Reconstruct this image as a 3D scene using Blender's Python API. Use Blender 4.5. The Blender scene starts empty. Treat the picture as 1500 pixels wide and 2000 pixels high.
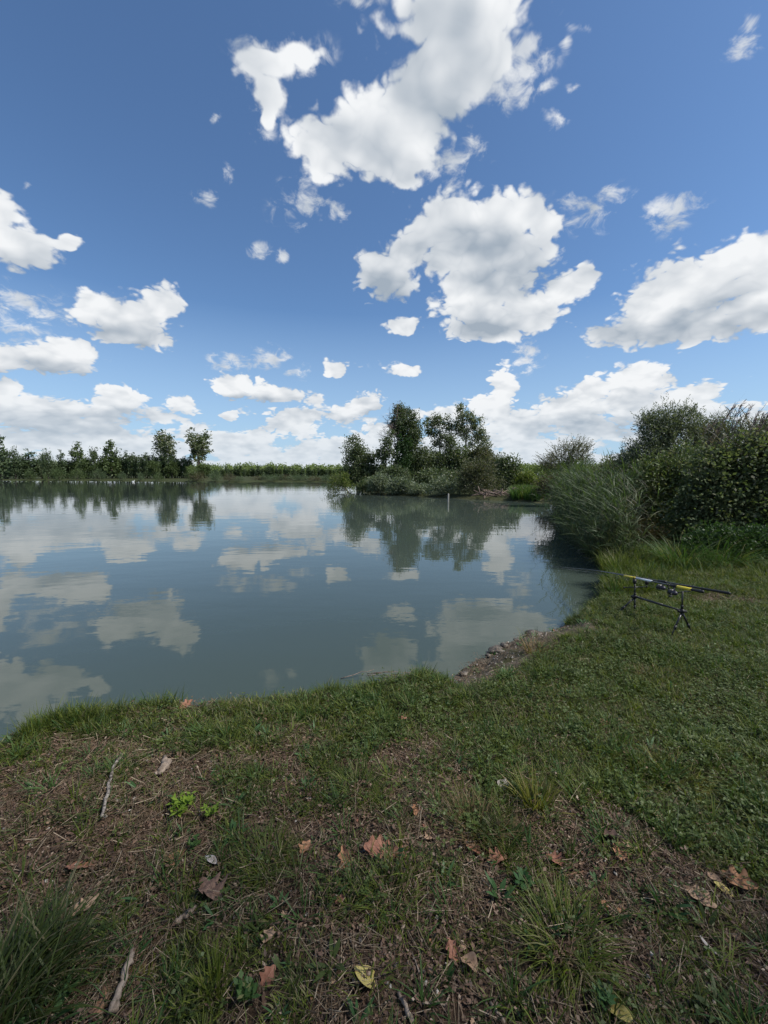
import bpy, bmesh, math, random
import numpy as np
from mathutils import Vector, Matrix, Euler

R = math.radians
scene = bpy.context.scene
COL = scene.collection

# ------------------------------------------------------------------ camera
CAM_Z = 1.55
PITCH = R(5.2)
FPX = 800.0                    # focal length in pixels of the 1500 x 2000 photograph
cam_data = bpy.data.cameras.new('camera')
cam_data.sensor_fit = 'VERTICAL'
cam_data.sensor_height = 36.0
cam_data.lens = 36.0 * FPX / 2000.0
cam_data.clip_start = 0.05
cam_data.clip_end = 9000.0
cam = bpy.data.objects.new('camera', cam_data)
COL.objects.link(cam)
cam.location = (0, 0, CAM_Z)
cam.rotation_euler = (R(90) - PITCH, 0, 0)
scene.camera = cam

scene.render.engine = 'CYCLES'
scene.view_settings.view_transform = 'Standard'
scene.view_settings.look = 'None'
scene.view_settings.gamma = 1.0
scene.view_settings.exposure = 0.28
scene.view_settings.use_curve_mapping = False
scene.cycles.max_bounces = 6
scene.cycles.diffuse_bounces = 3
scene.cycles.glossy_bounces = 3
scene.cycles.transmission_bounces = 3
scene.cycles.transparent_max_bounces = 6
scene.cycles.caustics_reflective = False
scene.cycles.caustics_refractive = False

FWD = Vector((0, math.cos(PITCH), -math.sin(PITCH)))
UPV = Vector((0, math.sin(PITCH), math.cos(PITCH)))


def ray(px, py):
    """direction in the world of a point of the photograph"""
    v = FWD + Vector((1, 0, 0)) * ((px - 750) / FPX) + UPV * ((1000 - py) / FPX)
    return v.normalized()


def gp(px, py, z=0.0):
    """point of the photograph on the level z"""
    d = ray(px, py)
    t = (z - CAM_Z) / d.z
    return Vector((d.x * t, d.y * t, z))


def xz(px, py, D):
    """x and z of a point of the photograph at the forward distance D"""
    d = ray(px, py)
    t = D / d.y
    return d.x * t, CAM_Z + d.z * t


# ------------------------------------------------------------------ sun
SUN_EL, SUN_AZ = R(52), R(105)     # azimuth measured from the view direction to the right
sun_dir = Vector((math.sin(SUN_AZ) * math.cos(SUN_EL), math.cos(SUN_AZ) * math.cos(SUN_EL), math.sin(SUN_EL)))
ld = bpy.data.lights.new('sun', 'SUN')
ld.energy = 4.7
ld.angle = R(5)
ld.color = (1.0, 0.95, 0.87)
sun = bpy.data.objects.new('sun', ld)
COL.objects.link(sun)
sun.rotation_euler = (-sun_dir).to_track_quat('-Z', 'Y').to_euler()
sun.location = (0, 0, 50)


# ------------------------------------------------------------------ node helper
class NT:
    def __init__(self, tree):
        self.t = tree
        self.n = tree.nodes
        self.l = tree.links

    def new(self, typ, **kw):
        nd = self.n.new(typ)
        for k, v in kw.items():
            setattr(nd, k, v)
        return nd

    def put(self, sock, v):
        if v is None:
            return
        if isinstance(v, bpy.types.NodeSocket):
            self.l.new(v, sock)
        else:
            sock.default_value = v

    def math(self, op, a, b=None, c=None, clamp=False):
        nd = self.n.new('ShaderNodeMath')
        nd.operation = op
        nd.use_clamp = clamp
        self.put(nd.inputs[0], a)
        self.put(nd.inputs[1], b)
        self.put(nd.inputs[2], c)
        return nd.outputs[0]

    def vmath(self, op, a, b=None, scale=None):
        nd = self.n.new('ShaderNodeVectorMath')
        nd.operation = op
        self.put(nd.inputs[0], a)
        self.put(nd.inputs[1], b)
        if scale is not None:
            self.put(nd.inputs['Scale'], scale)
        return nd.outputs['Value'] if op in ('LENGTH', 'DOT_PRODUCT', 'DISTANCE') else nd.outputs[0]

    def rng(self, v, a, b, lo=0.0, hi=1.0, smooth=True):
        nd = self.n.new('ShaderNodeMapRange')
        nd.interpolation_type = 'SMOOTHSTEP' if smooth else 'LINEAR'
        self.put(nd.inputs['Value'], v)
        self.put(nd.inputs['From Min'], a)
        self.put(nd.inputs['From Max'], b)
        self.put(nd.inputs['To Min'], lo)
        self.put(nd.inputs['To Max'], hi)
        return nd.outputs['Result']

    def mix(self, f, a, b, mode='MIX'):
        nd = self.n.new('ShaderNodeMix')
        nd.data_type = 'RGBA'
        nd.blend_type = mode
        self.put(nd.inputs[0], f)
        self.put(nd.inputs[6], a)
        self.put(nd.inputs[7], b)
        return nd.outputs[2]

    def noise(self, vec, scale, detail=2.0, rough=0.5, dist=0.0, color=False, lac=2.0):
        nd = self.n.new('ShaderNodeTexNoise')
        self.put(nd.inputs['Vector'], vec)
        self.put(nd.inputs['Scale'], scale)
        self.put(nd.inputs['Detail'], detail)
        self.put(nd.inputs['Roughness'], rough)
        self.put(nd.inputs['Distortion'], dist)
        self.put(nd.inputs['Lacunarity'], lac)
        return nd.outputs['Color' if color else 'Fac']


def rgb(r, g, b):
    return (r, g, b, 1.0)


# ------------------------------------------------------------------ sky with cumulus clouds (world)
# a cloud body: centre and half axes seen from the shore, in degrees-like units of the photograph, turned clockwise by rot
PUFFS = [
    (505, 120, 46, 46, 0), (545, 125, 50, 40, 0), (590, 108, 44, 26, 0), (525, 185, 32, 46, 0), (522, 240, 14, 26, 0),
    # great cloud overhead
    (890, 20, 150, 110, 0), (905, 140, 112, 90, 0), (835, 180, 105, 95, 0), (755, 250, 110, 80, 0), (655, 290, 85, 66, 0),
    (770, 305, 95, 58, 0), (950, 100, 66, 88, 10), (870, -130, 170, 110, 0), (600, 290, 34, 34, 0), (795, 345, 40, 22, 0),
    # middle cloud
    (885, 435, 76, 66, 0), (1000, 425, 82, 62, 0), (940, 495, 125, 76, 0), (1066, 440, 38, 40, 0), (1015, 500, 76, 56, 0),
    (760, 540, 62, 50, 0), (735, 515, 36, 30, 0), (800, 495, 58, 40, 0), (925, 600, 86, 52, 0), (1030, 605, 78, 50, 0),
    (960, 560, 110, 36, 0), (900, 560, 44, 30, 0), (1108, 565, 52, 38, -35), (1142, 532, 26, 20, 0), (960, 640, 100, 28, 0), (788, 637, 40, 18, 0),
    # right cloud
    (1330, 555, 100, 66, -10), (1285, 605, 90, 52, 0), (1400, 540, 62, 52, 0), (1485, 530, 66, 64, 0), (1240, 645, 88, 30, 0),
    (1350, 640, 130, 36, -5), (1475, 600, 80, 55, -15), (1575, 560, 80, 90, 0),
    # low bank on the right
    (1248, 742, 66, 38, 0), (1225, 780, 60, 40, 0), (1350, 775, 72, 30, 0), (1290, 800, 90, 36, 0), (1150, 768, 44, 28, 0),
    (1110, 805, 86, 38, 0), (985, 752, 26, 34, 15), (962, 800, 44, 32, 0), (1010, 832, 80, 34, 0), (1150, 835, 66, 26, 0),
    (1390, 812, 40, 20, 0), (1488, 830, 50, 30, 0),
    # left side
    (-5, 420, 45, 50, 20), (40, 485, 90, 44, 18), (118, 478, 48, 20, 0), (-60, 470, 80, 70, 0),
    (250, 618, 90, 46, 0), (300, 590, 42, 34, 0), (332, 600, 26, 22, 0), (180, 602, 46, 36, 0), (255, 650, 66, 24, 0),
    (100, 697, 92, 34, 0), (10, 695, 60, 30, 0), (152, 690, 44, 30, 0), (-70, 660, 60, 70, 0),
    (15, 768, 40, 34, 0), (0, 795, 60, 30, 0), (60, 795, 40, 24, 0), (130, 800, 60, 22, 0), (238, 785, 52, 32, 0), (210, 802, 50, 20, 0),
    (357, 793, 33, 20, 0), (455, 755, 48, 23, 6), (520, 766, 50, 20, 6), (562, 774, 30, 15, 0), (652, 721, 26, 16, 0),
    (787, 724, 38, 15, 0), (452, 810, 18, 9, 0), (693, 796, 55, 24, -22), (668, 810, 26, 16, 0), (585, 815, 58, 18, 0),
    (560, 832, 50, 14, 0), (745, 858, 36, 34, 0), (90, 825, 100, 24, 0),
]
WISPS = [
    (505, 130, 58, 66, 0), (560, 108, 84, 42, 0), (525, 175, 34, 50, 0), (612, 105, 34, 34, 0), (520, 215, 26, 62, 8), (700, 8, 40, 24, 0),
    (590, 405, 58, 50, -35), (664, 425, 22, 22, 0), (508, 485, 20, 14, 0), (543, 496, 11, 12, 0), (443, 356, 16, 22, 0), (416, 242, 12, 14, 0),
    (410, 388, 22, 22, 0), (885, 325, 55, 52, -30), (1160, 402, 74, 40, -15), (1315, 410, 60, 36, -30), (1060, 246, 34, 20, 0),
    (1050, 186, 22, 12, -20), (1105, 187, 14, 6, 0), (1112, 42, 34, 24, 0), (1102, 84, 12, 36, 10), (1452, 95, 48, 20, -25),
    (1470, 30, 20, 36, 10), (1030, 695, 34, 30, -30), (450, 708, 46, 20, 0), (525, 700, 44, 24, 0), (580, 726, 26, 14, 0),
    (50, 590, 66, 38, 20), (100, 606, 50, 24, 10), (50, 645, 70, 26, 0), (755, 712, 30, 10, 0), (1035, 85, 60, 26, -30), (1020, 140, 52, 40, 0), (985, 200, 50, 40, 0),
    (48, 360, 10, 16, 0), (880, 330, 40, 40, 0), (600, 400, 40, 30, -30),
]
# where the bellies of the clouds turn grey
BELLIES = [
    (860, 150, 70, 120, 20), (730, 300, 80, 60, 0), (860, 40, 60, 60, 0), (900, 490, 120, 50, 0), (985, 545, 100, 30, 5), (760, 560, 45, 30, 0), (930, 645, 90, 20, 0),
    (1300, 655, 150, 26, -4), (1470, 625, 90, 26, -18), (1390, 600, 80, 24, -20),
    (245, 655, 90, 22, 0), (60, 525, 90, 22, 10), (90, 725, 110, 18, 0), (1290, 825, 110, 24, 0), (1110, 835, 90, 18, 0), (100, 830, 120, 22, 0),
    (500, 783, 70, 9, 6), (240, 815, 70, 12, 0), (700, 815, 40, 10, -20),
]


def build_world():
    w = bpy.data.worlds.new('World')
    scene.world = w
    w.use_nodes = True
    t = w.node_tree
    t.nodes.clear()
    N = NT(t)
    out = N.new('ShaderNodeOutputWorld')
    geo = N.new('ShaderNodeTexCoord')
    d = geo.outputs['Generated']
    sep = N.new('ShaderNodeSeparateXYZ')
    N.put(sep.inputs[0], d)
    dz = N.math('MAXIMUM', sep.outputs[2], 0.0)

    sky = N.new('ShaderNodeTexSky')
    sky.sky_type = 'NISHITA'
    sky.sun_disc = False
    sky.sun_elevation = SUN_EL
    sky.sun_rotation = SUN_AZ
    sky.altitude = 50
    sky.air_density = 1.0
    sky.dust_density = 0.6
    sky.ozone_density = 2.0
    base = N.mix(1.0, sky.outputs[0], rgb(*SKY_TINT), 'MULTIPLY')

    # noise space: finer towards the horizon
    s = N.math('POWER', N.math('ADD', dz, 0.28), -0.75)
    p = N.vmath('SCALE', d, scale=s)
    inv = N.math('DIVIDE', 1.0, s)
    n1 = N.vmath('SUBTRACT', N.noise(p, 4.2, 0.0, 0.5, color=True), (0.5, 0.5, 0.5))
    n2 = N.vmath('SUBTRACT', N.noise(p, 13.0, 1.0, 0.5, color=True), (0.5, 0.5, 0.5))
    warp = N.vmath('ADD', N.vmath('SCALE', n1, scale=WARP1), N.vmath('SCALE', n2, scale=WARP2))
    warp = N.vmath('SCALE', warp, scale=inv)

    # sky coordinates: stereographic about the northern horizon
    def coords(vec):
        sp = N.new('ShaderNodeSeparateXYZ')
        N.put(sp.inputs[0], vec)
        k = N.math('DIVIDE', 1.0, N.math('ADD', sp.outputs[1], 1.02))
        cb = N.new('ShaderNodeCombineXYZ')
        N.put(cb.inputs[0], N.math('MULTIPLY', sp.outputs[0], k))
        N.put(cb.inputs[1], N.math('MULTIPLY', sp.outputs[2], k))
        return cb.outputs[0]

    def st(v):
        return np.array([v.x, v.z]) / (v.y + 1.02)

    q = coords(d)
    qw = coords(N.vmath('ADD', d, warp))

    def turned(vec, a):
        if a == 0:
            return vec
        cb = N.new('ShaderNodeCombineXYZ')
        N.put(cb.inputs[0], N.vmath('DOT_PRODUCT', vec, (math.cos(a), math.sin(a), 0)))
        N.put(cb.inputs[1], N.vmath('DOT_PRODUCT', vec, (-math.sin(a), math.cos(a), 0)))
        return cb.outputs[0]

    def field(blobs, vec, soft=0.28):
        acc = None
        bins = {}
        for (cx, cy, rx, ry, rot) in blobs:
            c = st(ray(cx, cy))
            a = R(rot)
            U = (st(ray(cx + rx * math.cos(a), cy + rx * math.sin(a))) - st(ray(cx - rx * math.cos(a), cy - rx * math.sin(a)))) / 2
            V = (st(ray(cx - ry * math.sin(a), cy + ry * math.cos(a))) - st(ray(cx + ry * math.sin(a), cy - ry * math.cos(a)))) / 2
            uu, ss, _ = np.linalg.svd(np.array([[U[0], V[0]], [U[1], V[1]]]))
            ang = math.degrees(math.atan2(uu[1, 0], uu[0, 0]))
            ratio = ss[0] / ss[1]
            ang = (ang + 90) % 180 - 90
            k = 0 if ratio < 1.15 else int(round(ang / 22.5)) % 8
            if k >= 4:
                k -= 4
                ss = ss[::-1]
            bins.setdefault(k, []).append((c, ss))
        n = 0
        for k in sorted(bins):
            a = R(22.5 * k)
            vk = turned(vec, a)
            for (c, ss) in bins[k]:
                if n and n % 8 == 0:            # evaluate the blobs in batches
                    vk = N.vmath('ADD', vk, N.vmath('SCALE', (1e-6, 1e-6, 1e-6), scale=acc))
                n += 1
                cx_ = c[0] * math.cos(a) + c[1] * math.sin(a)
                cy_ = -c[0] * math.sin(a) + c[1] * math.cos(a)
                nd = N.new('ShaderNodeVectorMath')
                nd.operation = 'MULTIPLY_ADD'
                N.put(nd.inputs[0], vk)
                nd.inputs[1].default_value = (1 / ss[0], 1 / ss[1], 0)
                nd.inputs[2].default_value = (-cx_ / ss[0], -cy_ / ss[1], 0)
                ln = N.vmath('LENGTH', nd.outputs[0])
                acc = ln if acc is None else N.math('SMOOTH_MIN', acc, ln, soft)
        return N.math('SUBTRACT', 1.0, acc)

    def billow(vec, sc, det=0.0):
        return N.math('ABSOLUTE', N.math('MULTIPLY', N.math('SUBTRACT', N.noise(vec, sc, det, 0.5), 0.5), 2.0))

    # cauliflower rims: round lobes with creases between them
    pb = N.vmath('ADD', p, N.vmath('SCALE', n2, scale=0.05))
    b1 = billow(pb, 11.0)
    b2 = billow(pb, 26.0, 1.0)
    fine = N.noise(p, 60.0, 2.0, 0.6)
    rim = N.math('ADD', N.math('MULTIPLY', N.math('SUBTRACT', b1, 0.22), 0.75), N.math('MULTIPLY', N.math('SUBTRACT', b2, 0.22), 0.70))
    rim = N.math('ADD', rim, N.math('MULTIPLY', N.math('SUBTRACT', fine, 0.5), 0.40))

    m = N.math('ADD', N.math('ADD', field(PUFFS, qw), 0.09), rim)
    # lumpy low bank all round the horizon, and scattered cumulus in the rest of the sky
    bn = N.noise(p, 4.6, 4.0, 0.55)
    low = N.rng(dz, 0.0, 0.23, 1.0, -0.95, smooth=False)
    bank = N.math('ADD', N.math('MULTIPLY', N.math('SUBTRACT', bn, 0.50), 3.6), N.math('ADD', low, N.math('MULTIPLY', rim, 0.6)))
    behind = N.rng(sep.outputs[1], 0.2, -0.15, -6.0, 0.0)
    hi = N.math('ADD', N.math('MULTIPLY', N.math('SUBTRACT', bn, 0.55), 7.0), behind)
    m2 = N.math('MAXIMUM', m, N.math('MAXIMUM', N.math('MINIMUM', bank, 0.8), N.math('MINIMUM', hi, 1.0)))
    a_c = N.rng(m2, -0.05, N.math('ADD', 0.17, N.math('MULTIPLY', dz, 0.24)))

    W = field(WISPS, qw)
    wn = N.noise(p, 21.0, 4.0, 0.62, 0.4)
    mw = N.math('ADD', W, N.math('MULTIPLY', N.math('SUBTRACT', wn, 0.53), 5.2))
    a_w = N.math('MULTIPLY', N.rng(mw, -0.25, 1.25), N.rng(W, -0.6, 0.1))
    a_w = N.math('MULTIPLY', a_w, 0.88)
    alpha = N.math('SUBTRACT', 1.0, N.math('MULTIPLY', N.math('SUBTRACT', 1.0, a_c), N.math('SUBTRACT', 1.0, a_w)))

    # light on the clouds: bright rims and tops, soft grey bellies
    G = field(BELLIES, qw, 0.5)
    grey = N.rng(G, -0.9, 0.6, 0.0, 1.0)
    sd = tuple(sun_dir * 0.045)
    sh0 = N.noise(p, 7.0, 2.0, 0.5)
    sh = N.noise(N.vmath('ADD', p, sd), 7.0, 2.0, 0.5)
    relief = N.math('MULTIPLY', N.math('SUBTRACT', sh0, sh), 1.0)
    puff = N.math('MULTIPLY', N.math('SUBTRACT', b1, 0.22), 0.22)
    puff = N.math('ADD', puff, N.math('MULTIPLY', N.math('SUBTRACT', b2, 0.22), 0.14))
    lum = N.math('ADD', N.math('ADD', 0.84, relief), puff)
    lum = N.math('SUBTRACT', lum, N.math('MULTIPLY', grey, 0.30))
    lum = N.math('SUBTRACT', lum, N.rng(m2, 0.7, 1.7, 0.0, 0.08))
    lum = N.math('SUBTRACT', lum, N.math('MULTIPLY', N.math('SUBTRACT', 1.0, a_c), 0.10))
    lum = N.math('MINIMUM', N.math('MAXIMUM', lum, 0.30), 0.93)
    lo = rgb(0.30, 0.355, 0.42)
    hi_c = rgb(0.75, 0.765, 0.78)
    ccol = N.mix(N.rng(lum, 0.38, 0.92, smooth=False), lo, hi_c)
    # the far bank sinks into pale blue air
    hz = N.rng(dz, 0.0, 0.20, 1.0, 0.0)
    ccol = N.mix(N.math('MULTIPLY', hz, 0.6), ccol, rgb(0.48, 0.56, 0.64))
    base_l = N.vmath('SCALE', base, scale=SKY_STRENGTH)
    base_l = N.mix(N.math('MULTIPLY', N.rng(dz, 0.0, 0.35, 1.0, 0.0, smooth=False), 0.8), base_l, rgb(0.37, 0.52, 0.70))
    skyc = N.mix(alpha, base_l, ccol)
    skyc = N.vmath('SCALE', skyc, scale=1.0 / SKY_STRENGTH)
    bg = N.new('ShaderNodeBackground')
    N.put(bg.inputs['Color'], skyc)
    bg.inputs['Strength'].default_value = SKY_STRENGTH
    # under the horizon: the pale air only
    bg2 = N.new('ShaderNodeBackground')
    bg2.inputs['Color'].default_value = rgb(0.40, 0.50, 0.62)
    mx = N.new('ShaderNodeMixShader')
    N.put(mx.inputs[0], N.math('GREATER_THAN', sep.outputs[2], -0.02))
    N.put(mx.inputs[1], bg2.outputs[0])
    N.put(mx.inputs[2], bg.outputs[0])
    N.put(out.inputs['Surface'], mx.outputs[0])
    w.cycles.sampling_method = 'MANUAL'
    w.cycles.sample_map_resolution = 512


SKY_STRENGTH = 0.09
SKY_TINT = (0.88, 1.09, 1.27)
WARP1, WARP2 = 0.035, 0.03
build_world()


# ================================================================== helpers
def rs(seed):
    return np.random.default_rng(seed)


def vnoise(x, y, seed=0):
    """smooth value noise in 0..1"""
    x = np.asarray(x, float)
    y = np.asarray(y, float)
    tab = rs(seed).random((256, 256))
    xi, yi = np.floor(x).astype(int), np.floor(y).astype(int)
    fx, fy = x - xi, y - yi
    fx, fy = fx * fx * (3 - 2 * fx), fy * fy * (3 - 2 * fy)
    g = lambda i, j: tab[i % 256, j % 256]
    return (g(xi, yi) * (1 - fx) + g(xi + 1, yi) * fx) * (1 - fy) + (g(xi, yi + 1) * (1 - fx) + g(xi + 1, yi + 1) * fx) * fy


def fbm(x, y, seed=0, octv=3):
    s, a, t = 0.0, 1.0, 0.0
    for i in range(octv):
        s = s + a * vnoise(x * 2 ** i, y * 2 ** i, seed + i)
        t += a
        a *= 0.5
    return s / t


def sstep(a, b, v):
    t = np.clip((v - a) / (b - a), 0, 1)
    return t * t * (3 - 2 * t)


def mesh_np(name, V, quads=None, tris=None, smooth=False):
    V = np.asarray(V, np.float32).reshape(-1, 3)
    me = bpy.data.meshes.new(name)
    me.vertices.add(len(V))
    me.vertices.foreach_set('co', V.ravel())
    parts, tot = [], []
    if quads is not None and len(quads):
        q = np.asarray(quads, np.int32).reshape(-1, 4)
        parts.append(q.ravel())
        tot.append(np.full(len(q), 4, np.int32))
    if tris is not None and len(tris):
        t = np.asarray(tris, np.int32).reshape(-1, 3)
        parts.append(t.ravel())
        tot.append(np.full(len(t), 3, np.int32))
    loops = np.concatenate(parts)
    tot = np.concatenate(tot)
    me.loops.add(len(loops))
    me.loops.foreach_set('vertex_index', loops)
    me.polygons.add(len(tot))
    me.polygons.foreach_set('loop_start', np.concatenate([[0], np.cumsum(tot)[:-1]]).astype(np.int32))
    me.polygons.foreach_set('loop_total', tot)
    if smooth:
        me.polygons.foreach_set('use_smooth', np.ones(len(tot), bool))
    me.update(calc_edges=True)
    me.validate()
    return me


class MB:
    """collects numpy pieces and links them as ONE mesh object"""
    def __init__(self):
        self.v, self.q, self.t, self.n = [], [], [], 0

    def add(self, V, quads=None, tris=None):
        V = np.asarray(V, float).reshape(-1, 3)
        if quads is not None and len(quads):
            self.q.append(np.asarray(quads, int).reshape(-1, 4) + self.n)
        if tris is not None and len(tris):
            self.t.append(np.asarray(tris, int).reshape(-1, 3) + self.n)
        self.v.append(V)
        self.n += len(V)
        return self

    def tube(self, pts, rad, n=6, cap=True):
        pts = np.asarray(pts, float)
        m = len(pts)
        rad = np.broadcast_to(np.asarray(rad, float), (m,))
        tan = np.gradient(pts, axis=0)
        tan /= np.linalg.norm(tan, axis=1)[:, None] + 1e-12
        ref = np.array([0, 0, 1.0]) if abs(tan[:, 2]).mean() < 0.8 else np.array([1.0, 0, 0])
        a = np.cross(tan, ref)
        a /= np.linalg.norm(a, axis=1)[:, None] + 1e-12
        b = np.cross(tan, a)
        th = np.linspace(0, 2 * np.pi, n, endpoint=False)
        V = pts[:, None] + rad[:, None, None] * (a[:, None] * np.cos(th)[None, :, None] + b[:, None] * np.sin(th)[None, :, None])
        i, j = np.meshgrid(np.arange(m - 1), np.arange(n), indexing='ij')
        i, j = i.ravel(), j.ravel()
        j2 = (j + 1) % n
        q = np.stack([i * n + j, i * n + j2, (i + 1) * n + j2, (i + 1) * n + j], 1)
        tr = []
        if cap:
            for k in range(1, n - 1):
                tr.append((0, k + 1, k))
                o = (m - 1) * n
                tr.append((o, o + k, o + k + 1))
        return self.add(V.reshape(-1, 3), q, tr)

    def box(self, c, sz, rot=None, bevel=0.0):
        c, h = np.asarray(c, float), np.asarray(sz, float) / 2
        bm = bmesh.new()
        bmesh.ops.create_cube(bm, size=1.0)
        for v in bm.verts:
            v.co = Vector([v.co[k] * 2 * h[k] for k in range(3)])
        if bevel:
            bmesh.ops.bevel(bm, geom=list(bm.edges), offset=bevel, segments=2, affect='EDGES')
        if rot is not None:
            bmesh.ops.transform(bm, matrix=rot.to_4x4(), verts=bm.verts)
        bmesh.ops.triangulate(bm, faces=bm.faces)
        bm.verts.index_update()
        V = [np.array(v.co) + c for v in bm.verts]
        T = [[v.index for v in f.verts] for f in bm.faces]
        bm.free()
        return self.add(V, None, T)

    def mesh(self, name, smooth=False):
        V = np.concatenate(self.v)
        return mesh_np(name, V, np.concatenate(self.q) if self.q else None, np.concatenate(self.t) if self.t else None, smooth)

    def build(self, name, mat, parent=None, smooth=False, loc=(0, 0, 0)):
        return obj(name, self.mesh(name, smooth), mat, parent, loc)


def obj(name, me, mat=None, parent=None, loc=(0, 0, 0)):
    o = bpy.data.objects.new(name, me)
    if mat is not None:
        me.materials.append(mat)
    COL.objects.link(o)
    o.location = loc
    if parent is not None:
        o.parent = parent
    return o


def tag(o, label=None, cat=None, group=None, kind=None):
    for k, v in (('label', label), ('category', cat), ('group', group), ('kind', kind)):
        if v:
            o[k] = v
    return o


def thing(name, label, cat, loc=(0, 0, 0), rz=0.0, group=None):
    o = bpy.data.objects.new(name, None)
    COL.objects.link(o)
    o.location = loc
    o.rotation_euler = (0, 0, rz)
    o.empty_display_size = 0.1
    return tag(o, label, cat, group)


def dup(root, loc, rz=0.0, scale=None, label=None, group=None):
    r = root.copy()
    COL.objects.link(r)
    r.location = loc
    r.rotation_euler = (0, 0, rz)
    if scale is not None:
        r.scale = scale
    if label:
        r['label'] = label
    if group:
        r['group'] = group
    for ch in list(root.children):
        c = ch.copy()
        COL.objects.link(c)
        c.parent = r
        for g in list(ch.children):
            e = g.copy()
            COL.objects.link(e)
            e.parent = c
    return r


# ------------------------------------------------------------------ materials
def principled(name, col, rough=0.6, spec=0.4, metal=0.0):
    m = bpy.data.materials.new(name)
    m.use_nodes = True
    t = m.node_tree
    b = t.nodes['Principled BSDF']
    b.inputs['Base Color'].default_value = rgb(*col)
    b.inputs['Roughness'].default_value = rough
    b.inputs['Specular IOR Level'].default_value = spec
    b.inputs['Metallic'].default_value = metal
    return m, NT(t), b


def leaf_mat(name, a, b, c=None, trans=0.3, rough=0.55, patch=3.0, spec=0.3):
    """leaf colour drifts from leaf to leaf, from plant to plant and in patches"""
    m, N, bs = principled(name, a, rough, spec)
    g = N.new('ShaderNodeNewGeometry')
    oi = N.new('ShaderNodeObjectInfo')
    tc = N.new('ShaderNodeTexCoord')
    f = N.math('ADD', N.math('MULTIPLY', g.outputs['Random Per Island'], 0.6), N.math('MULTIPLY', oi.outputs['Random'], 0.4))
    nz = N.noise(tc.outputs['Object'], patch, 2.0, 0.5)
    f = N.math('ADD', f, N.math('MULTIPLY', N.math('SUBTRACT', nz, 0.5), 1.3), clamp=True)
    col = N.mix(f, rgb(*a), rgb(*b))
    if c is not None:
        col = N.mix(N.rng(N.math('FRACT', N.math('MULTIPLY', g.outputs['Random Per Island'], 17.3)), 0.86, 0.90), col, rgb(*c))
    N.put(bs.inputs['Base Color'], col)
    out = N.n['Material Output']
    if trans > 0:
        tr = N.new('ShaderNodeBsdfTranslucent')
        tcol = N.mix(1.0, col, rgb(1.35, 1.45, 0.7), 'MULTIPLY')
        N.put(tr.inputs['Color'], tcol)
        mx = N.new('ShaderNodeMixShader')
        mx.inputs[0].default_value = trans
        N.put(mx.inputs[1], bs.outputs[0])
        N.put(mx.inputs[2], tr.outputs[0])
        N.put(out.inputs['Surface'], mx.outputs[0])
    return m


def bark_mat(name, a, b, scale=8.0, rough=0.85, stretch=(1, 1, 0.2), bump=0.02):
    m, N, bs = principled(name, a, rough, 0.2)
    tc = N.new('ShaderNodeTexCoord')
    v = N.vmath('MULTIPLY', tc.outputs['Object'], stretch)
    nz = N.noise(v, scale, 4.0, 0.65)
    N.put(bs.inputs['Base Color'], N.mix(N.rng(nz, 0.35, 0.65), rgb(*a), rgb(*b)))
    bp = N.new('ShaderNodeBump')
    bp.inputs['Distance'].default_value = bump
    bp.inputs['Strength'].default_value = 0.8
    N.put(bp.inputs['Height'], nz)
    N.put(bs.inputs['Normal'], bp.outputs[0])
    return m


# ------------------------------------------------------------------ plant pieces (numpy)
def unit(v):
    return v / (np.linalg.norm(v, axis=-1, keepdims=True) + 1e-12)


def leaves_np(mb, P, A, L, W, rng, flat=0.0):
    """leaf blades: folded diamonds, two quads' worth of triangles"""
    n = len(P)
    A = unit(A)
    rnd = rng.normal(size=(n, 3))
    rnd[:, 2] *= (1 - flat)
    side = unit(np.cross(A, rnd) if flat == 0 else np.cross(A, np.array([0, 0, 1.0]) + rnd * (1 - flat) * 0.8))
    L = np.broadcast_to(L, (n,))[:, None]
    W = np.broadcast_to(W, (n,))[:, None]
    V = np.stack([P, P + A * L * 0.45 + side * W * 0.5, P + A * L, P + A * L * 0.45 - side * W * 0.5], 1)
    idx = np.arange(n)[:, None] * 4
    mb.add(V.reshape(-1, 3), idx + np.array([0, 1, 2, 3]))


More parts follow.
